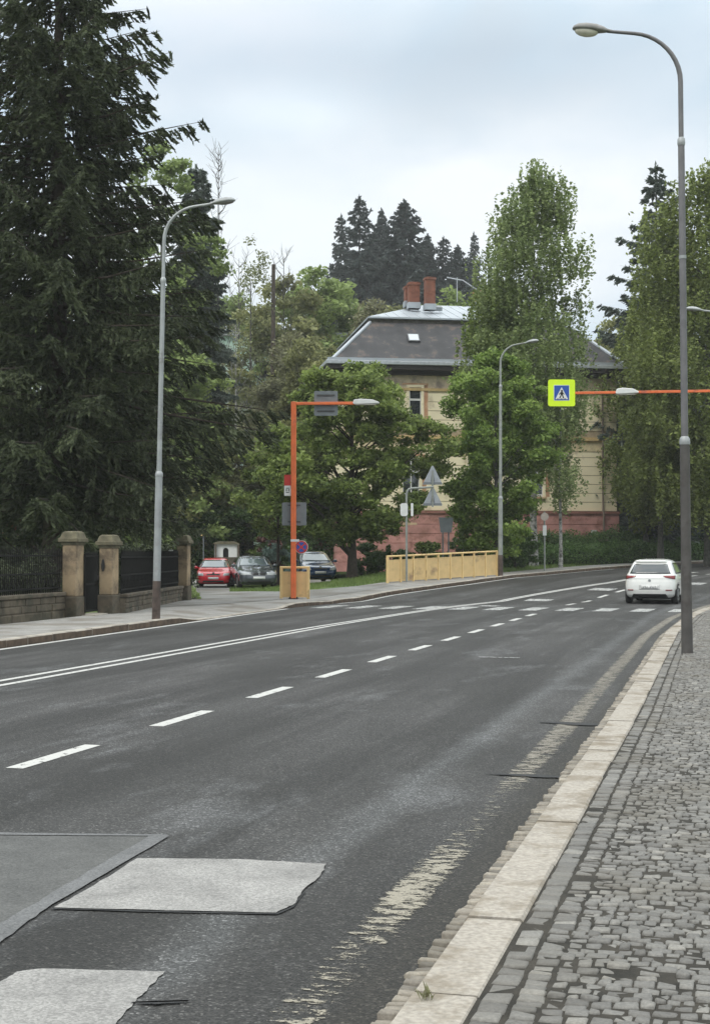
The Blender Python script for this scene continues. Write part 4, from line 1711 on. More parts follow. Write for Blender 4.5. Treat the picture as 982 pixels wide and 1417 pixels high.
# wayside shrine behind the red car
xs0 = at(315, 0, 84).x
t = empty('shrine', (xs0, 84, .1), 'small white shrine with a dark arched niche behind the red car', 'shrine')
k = 84 / F_PX
mb = MB()
w = 15.5 * k
zt_, z0_ = at(0, 753, 84).z - .1, at(0, 771, 84).z - .1
n = 10
arch = [(-w, z0_), (-w, zt_), (w, zt_), (w, z0_), (.16, z0_), (.16, z0_ + .38)] + [(.16 * math.cos(R(180 * i / n)), z0_ + .38 + .16 * math.sin(R(180 * i / n))) for i in range(1, n)] + [(-.16, z0_ + .38), (-.16, z0_)]
mb.prism(arch, -.3, -.1)
mb.box(-w, w, -.1, .3, z0_, zt_)
mb.build('niche_wall', WHT, t)
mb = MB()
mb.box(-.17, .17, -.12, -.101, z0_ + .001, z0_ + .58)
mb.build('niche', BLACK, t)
mb = MB()
mb.box(-w - .05, w + .05, -.38, .38, 0, z0_)
mb.build('pedestal', WSTONE, t)
mb = MB()
mb.prism([(-w - .15, zt_), (w + .15, zt_), (w * .7, zt_ + .16), (-w * .7, zt_ + .16)], -.45, .45)
mb.build('roof', MOSS, t)
for dx in (-w + .08, w + .1):
    mb = MB()
    mb.box(dx - .05, dx + .05, -.46, -.36, 0, zt_)
    mb.build('post', mat('old_timber', (0.10, 0.08, 0.06), rough=.9), t)

t = empty('garden_plate', (at(239.5, 0, 50).x, 50, .1), 'small white plate on a dark stake behind the iron fence', 'plate')
mb = MB()
mb.box(-.02, .02, -.02, .02, 0, at(0, 776, 50).z)
mb.build('stake', DARKM, t)
mb = MB()
mb.prism(rrect(.17, .26, .04, 4, 0, at(0, 770, 50).z), -.05, -.022)
mb.build('plate', WHT, t)
x = at(284, 0, 80).x
t = empty('sign_post', (x, 80, .1), 'thin dark post with a small yellowish plate left of the white shrine', 'road sign')
mb = MB()
mb.tube([(0, 0, 0), (0, 0, at(0, 738, 80).z)], .035, 6)
mb.build('post', SIGNB, t)
mb = MB()
mb.box(-.14, .14, -.06, -.04, at(0, 744, 80).z, at(0, 738, 80).z)
mb.build('plate', YELP, t)

# ------------------------------------------------------------------ cars
RUBBER = mat('tyre_rubber', (0.018, 0.018, 0.018), rough=.8)
RIM = mat('alloy_rim', (0.35, 0.36, 0.37), rough=.35, metal=.7)
CGLASS = mat('car_glass', (0.025, 0.032, 0.036), rough=.06, var=.02, spec=.8, coat=.6)
WGLASS = mat('car_windscreen', (0.10, 0.13, 0.145), rough=.08, var=.05, spec=.9, coat=1.0)
LAMPR = mat('tail_light_red', (0.20, 0.006, 0.006), rough=.15, var=.1, coat=.6)
LAMPW = mat('head_light_clear', (0.45, 0.47, 0.48), rough=.12, var=.1, coat=.8)
PLATE = mat('number_plate', (0.66, 0.66, 0.64), rough=.45, var=.03)
CHROME = mat('chrome', (0.55, 0.56, 0.57), rough=.15, metal=.9)
TRIM = mat('black_trim', (0.014, 0.014, 0.015), rough=.55)

HATCH = dict(z=[.17, .22, .30, .45, .60, .72, .80, .86, .92, .98, 1.06, 1.18, 1.30, 1.38, 1.42, 1.455, 1.475],
             r=[-1.84, -1.90, -1.97, -2.0, -1.99, -1.965, -1.94, -1.93, -1.90, -1.86, -1.80, -1.70, -1.58, -1.50, -1.36, -1.05, -.5],
             f=[1.84, 1.92, 1.98, 2.0, 1.97, 1.88, 1.66, 1.38, 1.14, .98, .82, .60, .38, .22, .10, -.08, -.35],
             w=[.76, .81, .85, .865, .868, .865, .860, .85, .835, .80, .765, .715, .665, .625, .59, .50, .28])
SEDAN = dict(z=[.17, .22, .30, .45, .60, .70, .78, .85, .92, .97, 1.06, 1.18, 1.28, 1.35, 1.385, 1.41, 1.425],
             r=[-2.12, -2.18, -2.24, -2.26, -2.25, -2.23, -2.20, -2.12, -1.85, -1.42, -1.25, -1.02, -.80, -.62, -.48, -.30, -.05],
             f=[2.08, 2.16, 2.22, 2.24, 2.21, 2.14, 1.94, 1.55, 1.20, 1.00, .84, .62, .44, .32, .22, .12, -.02],
             w=[.78, .83, .865, .88, .885, .882, .875, .865, .85, .82, .775, .72, .665, .625, .59, .50, .28])


def car(label, loc, rz, prof, paint, tail=False, scale=1.0, plate_txt=None, cat='car', front_style=0, extra_z=1.0):
    t = empty('parked_car' if not tail else 'hatchback_car', loc, label, cat, rz=rz)
    if not tail:
        t['group'] = 'cars parked at the end of the driveway'
    t.scale = (scale, scale, scale * extra_z)
    pz = np.array(prof['z'])
    fr = lambda z: float(np.interp(z, pz, prof['f']))
    re = lambda z: float(np.interp(z, pz, prof['r']))
    wd = lambda z: float(np.interp(z, pz, prof['w']))
    nn = lambda z: float(np.interp(z, [.2, .5, .95, 1.3, 1.47], [5.5, 6.5, 6.0, 5.0, 3.5]))
    # body: levels in z, superellipse in plan
    zs = [pz[0]]
    for a, b in zip(pz[:-1], pz[1:]):
        n = 3 if b < .95 else 3
        for k in range(1, n + 1):
            zs.append(a + (b - a) * k / n)
    NU = 96
    wheels_x = (-1.28 * (1.07 if prof is SEDAN else 1), 1.28 * (1.07 if prof is SEDAN else 1))
    V, Fq, mi = [], [], []
    for z in zs:
        a_, b_ = (fr(z) - re(z)) / 2, wd(z)
        xc, n = (fr(z) + re(z)) / 2, nn(z)
        for k in range(NU):
            ph = 2 * PI * (k + .5) / NU
            # denser sampling along the flanks
            c, s = math.cos(ph), math.sin(ph)
            den = (abs(c) ** n + abs(s) ** n) ** (1 / n)
            x, y = xc + a_ * c / den, b_ * s / den
            for wx in wheels_x:
                if math.hypot(x - wx, z - .30) < .35 and abs(y) > b_ * .7:
                    y *= .80
            V.append((x, y, z))
    nz = len(zs)
    for j in range(nz - 1):
        for k in range(NU):
            q = (j * NU + k, j * NU + (k + 1) % NU, (j + 1) * NU + (k + 1) % NU, (j + 1) * NU + k)
            Fq.append(q)
            cx_ = sum(V[i][0] for i in q) / 4
            cz_ = sum(V[i][2] for i in q) / 4
            inarch = any(math.hypot(cx_ - wx, cz_ - .30) < .365 for wx in wheels_x) and abs(V[q[0]][1]) > .5
            mi.append(1 if inarch or cz_ < .22 else 0)
    body = MB()
    body.add(V, Fq, True)
    body.m = mi[:]
    body.add([V[(nz - 1) * NU + k] for k in range(NU)], [tuple(range(NU))])
    body.add([V[k] for k in range(NU)], [tuple(range(NU))])
    body.m[-1] = 1
    bd = body.build('body', [paint, TRIM], t)

    def fx(y, z, sgn):
        a_, b_ = (fr(z) - re(z)) / 2, wd(z)
        n = nn(z)
        r_ = max(0.0, 1 - min(1, abs(y) / b_) ** n) ** (1 / n)
        return (fr(z) + re(z)) / 2 + sgn * a_ * r_

    def sy(x, z, sgn):
        a_, b_ = (fr(z) - re(z)) / 2, wd(z)
        n = nn(z)
        r_ = max(0.0, 1 - min(1, abs(x - (fr(z) + re(z)) / 2) / a_) ** n) ** (1 / n)
        return sgn * b_ * r_

    def patch(name, quad, sgn, m, kind='x', off=.008, nu=12, nv=6, parent=None):
        """quad corners (a,z) BL, BR, TR, TL on end face (kind x) or flank (kind y)"""
        vs, fs = [], []
        for j in range(nv + 1):
            v = j / nv
            for i in range(nu + 1):
                u = i / nu
                a = (quad[0][0] * (1 - u) + quad[1][0] * u) * (1 - v) + (quad[3][0] * (1 - u) + quad[2][0] * u) * v
                z = (quad[0][1] * (1 - u) + quad[1][1] * u) * (1 - v) + (quad[3][1] * (1 - u) + quad[2][1] * u) * v
                if kind == 'x':
                    vs.append((fx(a, z, sgn) + sgn * off, a, z + off * (.8 if z > .7 else 0)))
                else:
                    vs.append((a, sy(a, z, sgn) + sgn * off, z + off * .3))
        w_ = nu + 1
        for j in range(nv):
            for i in range(nu):
                fs.append((j * w_ + i, j * w_ + i + 1, (j + 1) * w_ + i + 1, (j + 1) * w_ + i))
        mb = MB()
        mb.add(vs, fs, True)
        o = mb.build(name, m, parent or t)
        sd2 = o.modifiers.new('thick', 'SOLIDIFY')
        sd2.thickness = .006
        sd2.offset = 0
        return o

    zc = .99 if prof is HATCH else .98
    zr = 1.36 if prof is HATCH else 1.33
    # glass
    patch('windscreen', [(-.70, zc + .0), (.70, zc + .0), (.55, zr), (-.55, zr)], 1, WGLASS)
    if prof is HATCH:
        rg = patch('rear_window', [(-.66, .985), (.66, .985), (.53, 1.30), (-.53, 1.30)], -1, CGLASS)
    else:
        patch('rear_window', [(-.62, 1.0), (.62, 1.0), (.52, 1.28), (-.52, 1.28)], -1, CGLASS)
    for sg in (1, -1):
        fo = (fr(1.0) - .12, fr(1.34) - .05)
        ro = (re(1.0) + .42, re(1.34) + .34)
        mid_ = -.05
        patch('side_window', [(mid_ + .04, .985), (fo[0] - .12, .985), (fo[1] - .02, 1.34), (mid_ + .04, 1.34)], sg, CGLASS, 'y')
        patch('side_window', [(ro[0], .985), (mid_ - .04, .985), (mid_ - .04, 1.34), (ro[1], 1.34)], sg, CGLASS, 'y')
        # sill trim
        patch('sill', [(wheels_x[0] + .38, .2), (wheels_x[1] - .38, .2), (wheels_x[1] - .38, .27), (wheels_x[0] + .38, .27)], sg, TRIM, 'y', off=.01)
        for dx in (-.85, .12):
            mb = MB()
            mb.box(dx, dx + .17, sg * sy(0, .86, 1) - .012 + sg * .02, sg * sy(0, .86, 1) + .012 + sg * .02, .85, .88)
            mb.build('door_handle', paint, t, bevel=.004)
        # mirror
        mb = MB()
        mb.sphere((fr(1.0) - .22, sg * .93, 1.0), .07, .10, .075)
        mb.box(fr(1.0) - .26, fr(1.0) - .16, min(sg * .76, sg * .87), max(sg * .76, sg * .87), .96, .995)
        mb.build('mirror', [paint if not tail else TRIM], t)
        # wheels
        for wx in wheels_x:
            w_ = empty('wheel', (wx, sg * .745, .30))
            w_.parent = t
            del_ = w_
            mb = MB()
            mb.tube([(0, -.10, 0), (0, -.085, 0), (0, .085, 0), (0, .10, 0)], [.27, .305, .305, .27], 28)
            mb.build('tyre', RUBBER, w_)
            mb = MB()
            mb.tube([(0, sg * .07, 0), (0, sg * .104, 0)], [.20, .19], 24, True, False)
            mb.cur = 1
            for k5 in range(5):
                a = 2 * PI * k5 / 5
                mb.tube([(.12 * math.cos(a), sg * .1045, .12 * math.sin(a)), (.12 * math.cos(a), sg * .108, .12 * math.sin(a))], .038, 8, True, False)
            mb.build('rim', [RIM, TRIM], w_)
    if tail:
        for sg in (1, -1):
            qd = [(sg * .50, .865), (sg * .80, .80), (sg * .80, .925), (sg * .42, .915)]
            patch('tail_light', qd, -1, LAMPR, off=.012)
            patch('reflector', [(sg * .52, .44), (sg * .72, .44), (sg * .72, .475), (sg * .52, .475)], -1, LAMPR, off=.008, nu=4, nv=2)
            mb = MB()
            mb.tube([(-2.0, sg * .58, .52), (-2.006, sg * .58, .52)], .001, 4)
        pt = patch('number_plate', [(-.26, .50), (.26, .50), (.26, .61), (-.26, .61)], -1, PLATE, off=.014, nu=4, nv=2)
        mb = MB()
        xq = fx(0, .55, -1) - .02
        for i, (w_, h_) in enumerate(((.02, .07), (.03, .07), (.03, .07), (.0, 0), (.03, .07), (.03, .07), (.03, .07), (.02, .07))):
            if w_:
                y0_ = .20 - i * .055
                mb.box(xq - .002, xq, y0_ - w_ * .75, y0_ - w_ * .35, .52, .52 + h_)
                mb.box(xq - .002, xq, y0_ - w_ * .3, y0_ + w_ * .4, .52 + (h_ - .015 if i % 2 else 0), .52 + (h_ if i % 2 else .015))
        mb.build('lettering', BLACK, pt)
        patch('lower_bumper', [(-.60, .20), (.60, .20), (.52, .335), (-.52, .335)], -1, TRIM, off=.012)
        patch('spoiler', [(-.54, 1.345), (.54, 1.345), (.50, 1.40), (-.50, 1.40)], -1, paint, off=.05, nu=10, nv=3)
        mb = MB()
        mb.tube([(-1.74, .02, 1.0), (-1.72, .10, 1.03), (-1.66, .36, 1.10)], .012, 6)
        mb.build('wiper', BLACK, t)
        mb = MB()
        mb.tube([(fx(0, .76, -1) - .005, 0, .77), (fx(0, .76, -1) - .018, 0, .77)], .045, 16, True, False)
        mb.build('badge', CHROME, t)
        patch('recess_shade', [(-.33, .475), (.33, .475), (.33, .635), (-.33, .635)], -1, mat('white_paint_shaded', (0.60, 0.60, 0.58), rough=.35), off=.007)  # no recess modelled: its shade is painted as a darker white panel
        mb = MB()
        mb.tube([(-.75, 0, 1.45), (-.80, 0, 1.50), (-.92, 0, 1.58)], [.02, .01, .005], 6)
        mb.build('aerial', TRIM, t)
    else:
        for sg in (1, -1):
            if front_style == 1:
                qd = [(sg * .34, .60), (sg * .78, .60), (sg * .78, .72), (sg * .34, .715)]
            elif front_style == 2:
                qd = [(sg * .42, .58), (sg * .76, .60), (sg * .74, .80), (sg * .48, .70)]
            else:
                qd = [(sg * .48, .60), (sg * .78, .60), (sg * .78, .72), (sg * .50, .70)]
            patch('headlight', qd, 1, LAMPW, off=.012, nu=6, nv=4)
        if front_style == 1:
            for sg in (1, -1):
                patch('grille', [(sg * .04, .60), (sg * .28, .60), (sg * .25, .71), (sg * .04, .71)], 1, TRIM, off=.014, nu=4, nv=3)
        else:
            patch('grille', [(-.34, .62), (.34, .62), (.30, .68), (-.30, .68)], 1, TRIM, off=.012, nu=4, nv=2)
        patch('air_intake', [(-.55, .26), (.55, .26), (.48, .36), (-.48, .36)], 1, TRIM, off=.012)
        patch('number_plate', [(-.26, .42), (.26, .42), (.26, .53), (-.26, .53)], 1, PLATE, off=.016, nu=4, nv=2)
        mb = MB()
        mb.tube([(fx(0, .70, 1) + .005, 0, .71), (fx(0, .70, 1) + .02, 0, .71)], .06, 16, True, False)
        mb.build('badge', CHROME, t)
        for sg in (1, -1):
            mb = MB()
            mb.tube([(fr(.97) + .02, sg * .1, .985), (fr(1.05) - .02, sg * .1 + .35, 1.03)], .01, 5)
            mb.build('wiper', BLACK, t)
    return t


WPAINT = mat('white_car_paint', (0.74, 0.735, 0.70), rough=.25, var=.02, coat=.7)
RPAINT = mat('red_car_paint', (0.66, 0.02, 0.035), rough=.25, var=.04, coat=.7)
SPAINT = mat('dark_car_paint', (0.060, 0.068, 0.078), rough=.2, var=.05, coat=1.0)
BPAINT = mat('navy_car_paint', (0.020, 0.050, 0.12), rough=.2, var=.05, coat=1.0)
hd = R(18.5)
rear = Vector((at(893, 0, 47.2).x, 47.2, 0))
cc = rear + Vector((math.sin(hd), math.cos(hd), 0)) * 2.0
car('white hatchback seen from behind, driving away along the right lane', (cc.x, cc.y, float(hh(cc.x, cc.y)) * .0 + .0), R(90) - hd, HATCH, WPAINT, tail=True)


def parked(label, px, Z, face, prof, paint, st, sc=1.0, zz=.13):
    x = at(px, 0, Z).x
    car(label, (x, Z + 2, zz), R(-90 + face), prof, paint, False, sc, front_style=st)


parked('small red car parked nearest the corner pier', 294, 64, 3, HATCH, RPAINT, 0, .90)
parked('dark grey sedan parked beside the red car', 346, 62.5, 12, SEDAN, SPAINT, 1)
parked('navy blue car parked on the right behind the short yellow railing', 432, 67, 12, HATCH, BPAINT, 2, 1.0, .30)

# ------------------------------------------------------------------ vegetation
def cards(C, A, B):
    """quads: centre C, half axes A, B (n,3)"""
    n = len(C)
    V = np.empty((n, 4, 3), dtype=np.float32)
    V[:, 0] = C - A
    V[:, 1] = C - B
    V[:, 2] = C + A
    V[:, 3] = C + B
    Fq = np.arange(n * 4, dtype=np.int32).reshape(n, 4)
    return V.reshape(-1, 3), Fq


def runit(rng, n):
    v = rng.normal(size=(n, 3))
    return v / np.linalg.norm(v, axis=1, keepdims=True)


def leaves(rng, C, size, aspect=.55, flat=.35):
    """leaf diamonds at points C; normals lean upwards"""
    n = len(C)
    nrm_ = runit(rng, n)
    nrm_[:, 2] = np.abs(nrm_[:, 2]) + flat
    nrm_ /= np.linalg.norm(nrm_, axis=1, keepdims=True)
    r_ = runit(rng, n)
    A = np.cross(nrm_, r_)
    A /= np.linalg.norm(A, axis=1, keepdims=True) + 1e-9
    B = np.cross(nrm_, A)
    sz = size * rng.uniform(.6, 1.35, (n, 1))
    return cards(C, A * sz * .5, B * sz * .5 * aspect)


def trunk_mb(H, r, rng, n=9, lean=(0, 0)):
    path, rad = [], []
    for k in range(n):
        t = k / (n - 1)
        path.append((lean[0] * t + rng.normal(0, .03) * H * .03 * (k > 0), lean[1] * t + rng.normal(0, .03) * H * .03 * (k > 0), H * t - (.3 if k == 0 else 0)))
        rad.append(max(.012, r * (1.35 if k == 0 else 1) * (1 - t * .86)))
    return path, rad


BARK = mat('bark_brown', (0.055, 0.042, 0.032), rough=.95, var=.3, scale=8, bump=.8, bscale=18)
BARKG = mat('bark_grey', (0.09, 0.085, 0.072), rough=.95, var=.3, scale=8, bump=.8, bscale=18)
BIRCH = mat('bark_birch', (0.34, 0.33, 0.30), rough=.8, var=.2, scale=8, dirt=(0.05, 0.045, 0.04), dirt_amt=.45, dirt_scale=6)

PROFILES = {
    'round': ([0, .1, .3, .55, .8, .93, 1], [.35, .72, 1.0, .98, .70, .42, .08]),
    'tall': ([0, .1, .3, .55, .8, .93, 1], [.45, .75, .95, 1.0, .75, .45, .10]),
    'birch': ([0, .08, .25, .42, .60, .72, .85, .95, 1], [.40, .66, .92, 1.0, .97, .88, .70, .50, .15]),
    'cone': ([0, .08, .25, .42, .60, .72, .85, .95, 1], [.70, .95, 1.0, .97, .88, .76, .56, .36, .12]),
    'bush': ([0, .2, .5, .8, 1], [.85, 1.0, .95, .65, .1]),
}


def broadleaf(name, label, x, y, zb, H, Rr, cb, m, seed, nclump=60, nleaf=260, size=.16, csz=.75, prof='round', cat='tree', group=None,
              tr=.16, bark=BARKG, droop=0.0, aspect=.62, sx=1.0, hollow=.45, limbs=26, sep_=None):
    rng = np.random.default_rng(seed)
    t = empty(name, (x, y, zb), label, cat, group)
    pt, pr = PROFILES[prof]
    # clump centres
    cen = []
    ph = rng.uniform(0, 2 * PI, 4)
    while len(cen) < nclump:
        h_ = rng.uniform(0, 1)
        a = rng.uniform(0, 2 * PI)
        lob = 1 + .13 * math.sin(2 * a + ph[0] + 4 * h_) + .12 * math.sin(3 * a + ph[1] - 7 * h_) + .08 * math.sin(5 * a + 9 * h_ + ph[2])
        Rm = Rr * np.interp(h_, pt, pr) * lob
        if rng.uniform() > (Rm / Rr) ** .8 + .12:
            continue
        rr_ = Rm * math.sqrt(rng.uniform(hollow ** 2, 1)) - csz * .30
        rr_ = max(0, rr_)
        cen.append((rr_ * math.cos(a) * sx, rr_ * math.sin(a), cb + (H - cb) * h_))
    cen = np.array(cen)
    cr = csz * rng.uniform(.6, 1.25, len(cen))
    pts = []
    for c, r_ in zip(cen, cr):
        n = int(nleaf * (r_ / csz) ** 2)
        d = runit(rng, n)
        rad = r_ * rng.uniform(0.15, 1, (n, 1)) ** .55
        q = d * rad
        q[:, 2] *= .62
        # leaf clusters inside the clump: gather towards small twigs
        k = max(5, n // 14)
        tw = q[rng.integers(0, n, k)]
        q = q * .45 + tw[rng.integers(0, k, n)] * .55 + rng.normal(0, .05 * csz, (n, 3))
        if droop:
            ln_ = rng.uniform(0, 1, n) ** 1.2 * droop * (r_ / csz)
            xy = tw[rng.integers(0, k, n)]
            q = xy + rng.normal(0, .05, (n, 3))
            q[:, 2] -= ln_
        pts.append(q + c)
    C = np.concatenate(pts)
    V, Fq = leaves(rng, C, size, aspect)
    npmesh('crown', V, Fq, m, t, tint=rng.uniform(0, 1, len(Fq)))
    mb = MB()
    path, rad = trunk_mb(max(cb + (H - cb) * .8, .5), tr, rng)
    mb.tube(path, rad, 8)
    idx = rng.permutation(len(cen))[:limbs]
    for i in idx:
        c = cen[i]
        hs = max(cb * .55, min(c[2] - math.hypot(c[0], c[1]) * rng.uniform(.4, .9), path[-1][2] * .95))
        k = min(.98, hs / path[-1][2])
        j = k * (len(path) - 1)
        a = Vector(path[int(j)]).lerp(Vector(path[min(int(j) + 1, len(path) - 1)]), j - int(j))
        b = Vector(c)
        mdl = a.lerp(b, .5) + Vector((rng.normal(0, .12), rng.normal(0, .12), .15 * (b - a).length * .5))
        r0_ = max(.018, tr * (1 - k * .8) * .42)
        mb.tube([a, mdl, b], [r0_, r0_ * .6, r0_ * .2], 5)
        if rng.uniform() < .9:
            e = b + Vector(runit(rng, 1)[0]) * csz * .8
            mb.tube([mdl, b.lerp(e, .5), e], [r0_ * .4, r0_ * .25, .006], 4)
    mb.build('trunk', bark, t)
    return t


def spruce_mesh(seed, H, Rr, cb, nwh, nbr, ntw, nsp, spl, spw, m, shape=.85, droop=.30, sweep=.25, irregular=.18, top_sparse=True, parent=None, hang=.5, low=None, bias=0.0):
    """needle sprays along drooping branches"""
    rng = np.random.default_rng(seed)
    Cs, As, Bs, brs = [], [], [], []
    for w in range(nwh):
        f = (w + rng.uniform(-.3, .3)) / nwh
        f = min(max(f, 0), .985)
        z0 = cb + (H - cb) * f
        Lb = Rr * (1 - f) ** shape
        if low:
            Lb *= float(np.interp(f, low[0], low[1]))
        nb = max(3, int(nbr * (1 if f < .7 else .8)))
        a0 = rng.uniform(0, 2 * PI)
        for b in range(nb):
            a = a0 + 2 * PI * b / nb + rng.normal(0, .25)
            l_ = max(.12, Lb * rng.uniform(1 - irregular * 1.6, 1 + irregular))
            if bias and .15 < f < .21 and math.cos(a) > .86:
                l_ = Rr * .9 * (1 + bias)
            dr = droop * rng.uniform(.6, 1.4) * (1 - f * .9)
            up = .25 * f
            tt = np.linspace(0, 1, 9)
            hz = l_ * tt
            vz = l_ * (up * tt - dr * tt ** 1.4 + sweep * np.clip(tt - .6, 0, 1) ** 1.5)
            P_ = np.stack([hz * math.cos(a), hz * math.sin(a), z0 + vz], 1)
            brs.append(P_)
            n = max(4, int(ntw * (l_ / Rr) ** 1.0))
            # side twigs
            ts = rng.uniform(.10, 1, n)
            base = np.stack([np.interp(ts, tt, P_[:, k]) for k in range(3)], 1)
            side = rng.choice([-1, 1], n) * rng.uniform(.35, 1.0, n)
            fw = np.array([math.cos(a), math.sin(a), 0])
            sdv = np.array([-math.sin(a), math.cos(a), 0])
            tl = (l_ * .30 * (1.12 - ts) + .12) * rng.uniform(.6, 1.2, n)
            dirt_ = fw[None] * (.65) + sdv[None] * side[:, None]
            dirt_[:, 2] -= hang * rng.uniform(.3, 1.3, n)
            dirt_ /= np.linalg.norm(dirt_, axis=1, keepdims=True)
            k = nsp
            u = rng.uniform(0, 1, (n, k))
            C = base[:, None] + dirt_[:, None] * (u * tl[:, None])[..., None]
            C[..., 2] -= (u ** 2) * tl[:, None] * .25
            d2 = dirt_[:, None] + rng.normal(0, .38, (n, k, 3))
            d2 /= np.linalg.norm(d2, axis=2, keepdims=True)
            C = C.reshape(-1, 3)
            d2 = d2.reshape(-1, 3)
            r_ = runit(rng, len(C))
            B_ = np.cross(d2, r_)
            B_ /= np.linalg.norm(B_, axis=1, keepdims=True) + 1e-9
            sc_ = rng.uniform(.6, 1.3, (len(C), 1))
            Cs.append(C)
            As.append(d2 * spl * .5 * sc_)
            Bs.append(B_ * spw * .5 * sc_)
    # leader
    n = 40
    zz = H - rng.uniform(0, 1, n) * H * .05
    Cs.append(np.stack([rng.normal(0, .03, n), rng.normal(0, .03, n), zz], 1))
    d2 = runit(rng, n)
    d2[:, 2] = np.abs(d2[:, 2]) + .5
    As.append(d2 * spl * .4)
    Bs.append(np.cross(d2, runit(rng, n)) * spw * .5)
    V, Fq = cards(np.concatenate(Cs), np.concatenate(As), np.concatenate(Bs))
    cr = npmesh('crown', V, Fq, m, parent, tint=rng.uniform(0, 1, len(Fq)))
    return cr, brs


def spruce(name, label, x, y, zb, H, Rr, cb, m, seed, nwh=40, nbr=6, ntw=30, nsp=8, spl=.3, spw=.06, tr=.3, group=None, cat='tree', branches=True, **kw):
    t = empty(name, (x, y, zb), label, cat, group)
    cr, brs = spruce_mesh(seed, H, Rr, cb, nwh, nbr, ntw, nsp, spl, spw, m, parent=t, **kw)
    rng = np.random.default_rng(seed)
    mb = MB()
    mb.tube([(0, 0, -.4), (0, 0, .4), (0, 0, H * .5), (0, 0, H * .97)], [tr * 1.4, tr, tr * .55, .03], 10)
    if branches:
        for P_ in brs:
            l_ = np.linalg.norm(P_[-1] - P_[0])
            mb.tube([P_[0], P_[4], P_[8]], [max(.015, l_ * .012), max(.01, l_ * .007), .005], 4, False)
    mb.build('trunk', BARK, t)
    return t


def dup(t, loc, rz, sc, label, group=None):
    c = t.copy()
    COL.objects.link(c)
    c.location = loc
    c.rotation_euler = (0, 0, rz)
    c.scale = sc if isinstance(sc, tuple) else (sc, sc, sc)
    c['label'] = label
    if group:
        c['group'] = group
    for ch in list(t.children):
        d = ch.copy()
        COL.objects.link(d)
        d.parent = c
    return c


LF_SPR = leafmat('spruce_needles', (0.0235, 0.0329, 0.0154), (0.1014, 0.1224, 0.0572), .2, .35)
LF_SPRB = leafmat('hazed_far_needles', (0.065, 0.085, 0.072), (0.17, 0.205, 0.165), 0.3, .4)  # needle colour paled to carry distance haze
LF_HILL = leafmat('hazed_hill_needles', (0.048, 0.060, 0.058), (0.110, 0.132, 0.124), .1, .3)  # distance haze mixed into the needle colour: lighter and bluish
LF_LIND = leafmat('linden_leaves', (0.0784, 0.1207, 0.0276), (0.3289, 0.4025, 0.115), 0.45, .7)
LF_MAP = leafmat('maple_leaves', (0.0862, 0.1485, 0.0286), (0.3326, 0.44, 0.11), 0.45, .7)
LF_BIR = leafmat('birch_leaves', (0.121, 0.168, 0.0585), (0.3508, 0.4144, 0.1702), 0.42, .7)
LF_OLI = leafmat('olive_leaves', (0.15, 0.1625, 0.065), (0.3625, 0.3687, 0.1562), 0.42, .4)
LF_OLR = leafmat('olive_birch_leaves', (0.1032, 0.1323, 0.0373), (0.3042, 0.3565, 0.1087), 0.42, .5)
LF_GRN = leafmat('spring_leaves', (0.156, 0.21, 0.066), (0.372, 0.456, 0.168), 0.45, .4)
LF_BRN = leafmat('brown_twigs', (0.1463, 0.1378, 0.0775), (0.3038, 0.3084, 0.1625), 0.35, .4)
LF_YEL = leafmat('pale_spring_leaves', (0.15, 0.17, 0.075), (0.28, 0.30, 0.15), .35, .4)
LF_HED = leafmat('hedge_leaves', (0.038, 0.075, 0.024), (0.13, 0.205, 0.065), 0.35, .9)
LF_HGR = leafmat('hedge_green', (0.05, 0.10, 0.03), (0.17, 0.27, 0.085), .35, .9)
LF_COP = leafmat('copper_leaves', (0.045, 0.018, 0.014), (0.12, 0.05, 0.038), .25, .9)
LF_BLU = leafmat('blue_conifer', (0.05, 0.085, 0.070), (0.12, 0.18, 0.15), .15, .9)


def gz_(x, y):
    return float(terr_z(np.array([[x]], dtype=float), np.array([[y]], dtype=float))[0, 0])


def X_(px, Z):
    return (px - CX) / F_PX * Z


def zt_px(py, Z):
    return at(0, py, Z).z


# the big spruce left ------------------------------------------------------
bx_, by_ = X_(78, 43), 43.0
spruce('spruce_tree', 'huge dark spruce filling the upper left above the sandstone piers', bx_, by_, 0.1, 23.2, 6.2, 3.0, LF_SPR, 11,
       nwh=48, nbr=7, ntw=84, nsp=20, spl=.24, spw=.068, tr=.42, shape=.70, droop=.30, sweep=.42, irregular=.26, hang=.7, bias=.22,
       low=([0, .06, .12, .20, .26, .4, 1], [.62, .70, .80, .86, .84, .96, 1.0]))
broadleaf('conifer_sapling', 'drooping dark evergreen under the huge spruce', X_(60, 46), 46, .1, 5.8, 3.0, 1.9, LF_SPR, 21, 60, 260, .22, .8, 'bush', 'tree', None, .1, BARK, .5, .35, 1.4)
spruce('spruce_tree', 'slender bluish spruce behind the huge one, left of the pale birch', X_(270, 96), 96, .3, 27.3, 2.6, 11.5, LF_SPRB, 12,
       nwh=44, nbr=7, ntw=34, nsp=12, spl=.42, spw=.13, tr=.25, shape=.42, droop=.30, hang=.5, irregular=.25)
spruce('spruce_tree', 'dark spruce hidden behind the left of the huge one', X_(140, 62), 62, .1, 17.0, 3.9, 3.2, LF_SPR, 13,
       nwh=34, nbr=6, ntw=36, nsp=10, spl=.36, spw=.09, tr=.25, shape=.6, droop=.32, hang=.5)
spruce('spruce_tree', 'dark spruce at the far left edge behind the fence', X_(-40, 60), 60, .1, 18.0, 4.6, 1.0, LF_SPR, 14,
       nwh=34, nbr=6, ntw=36, nsp=10, spl=.36, spw=.09, tr=.25, shape=.6, droop=.32, hang=.5)
broadleaf('broadleaf_tree', 'green treetop peeping out right of the huge spruce', X_(222, 92), 92, .1, 27.8, 3.9, 8, LF_GRN, 31, 70, 170, .30, 1.0, 'tall', tr=.25)

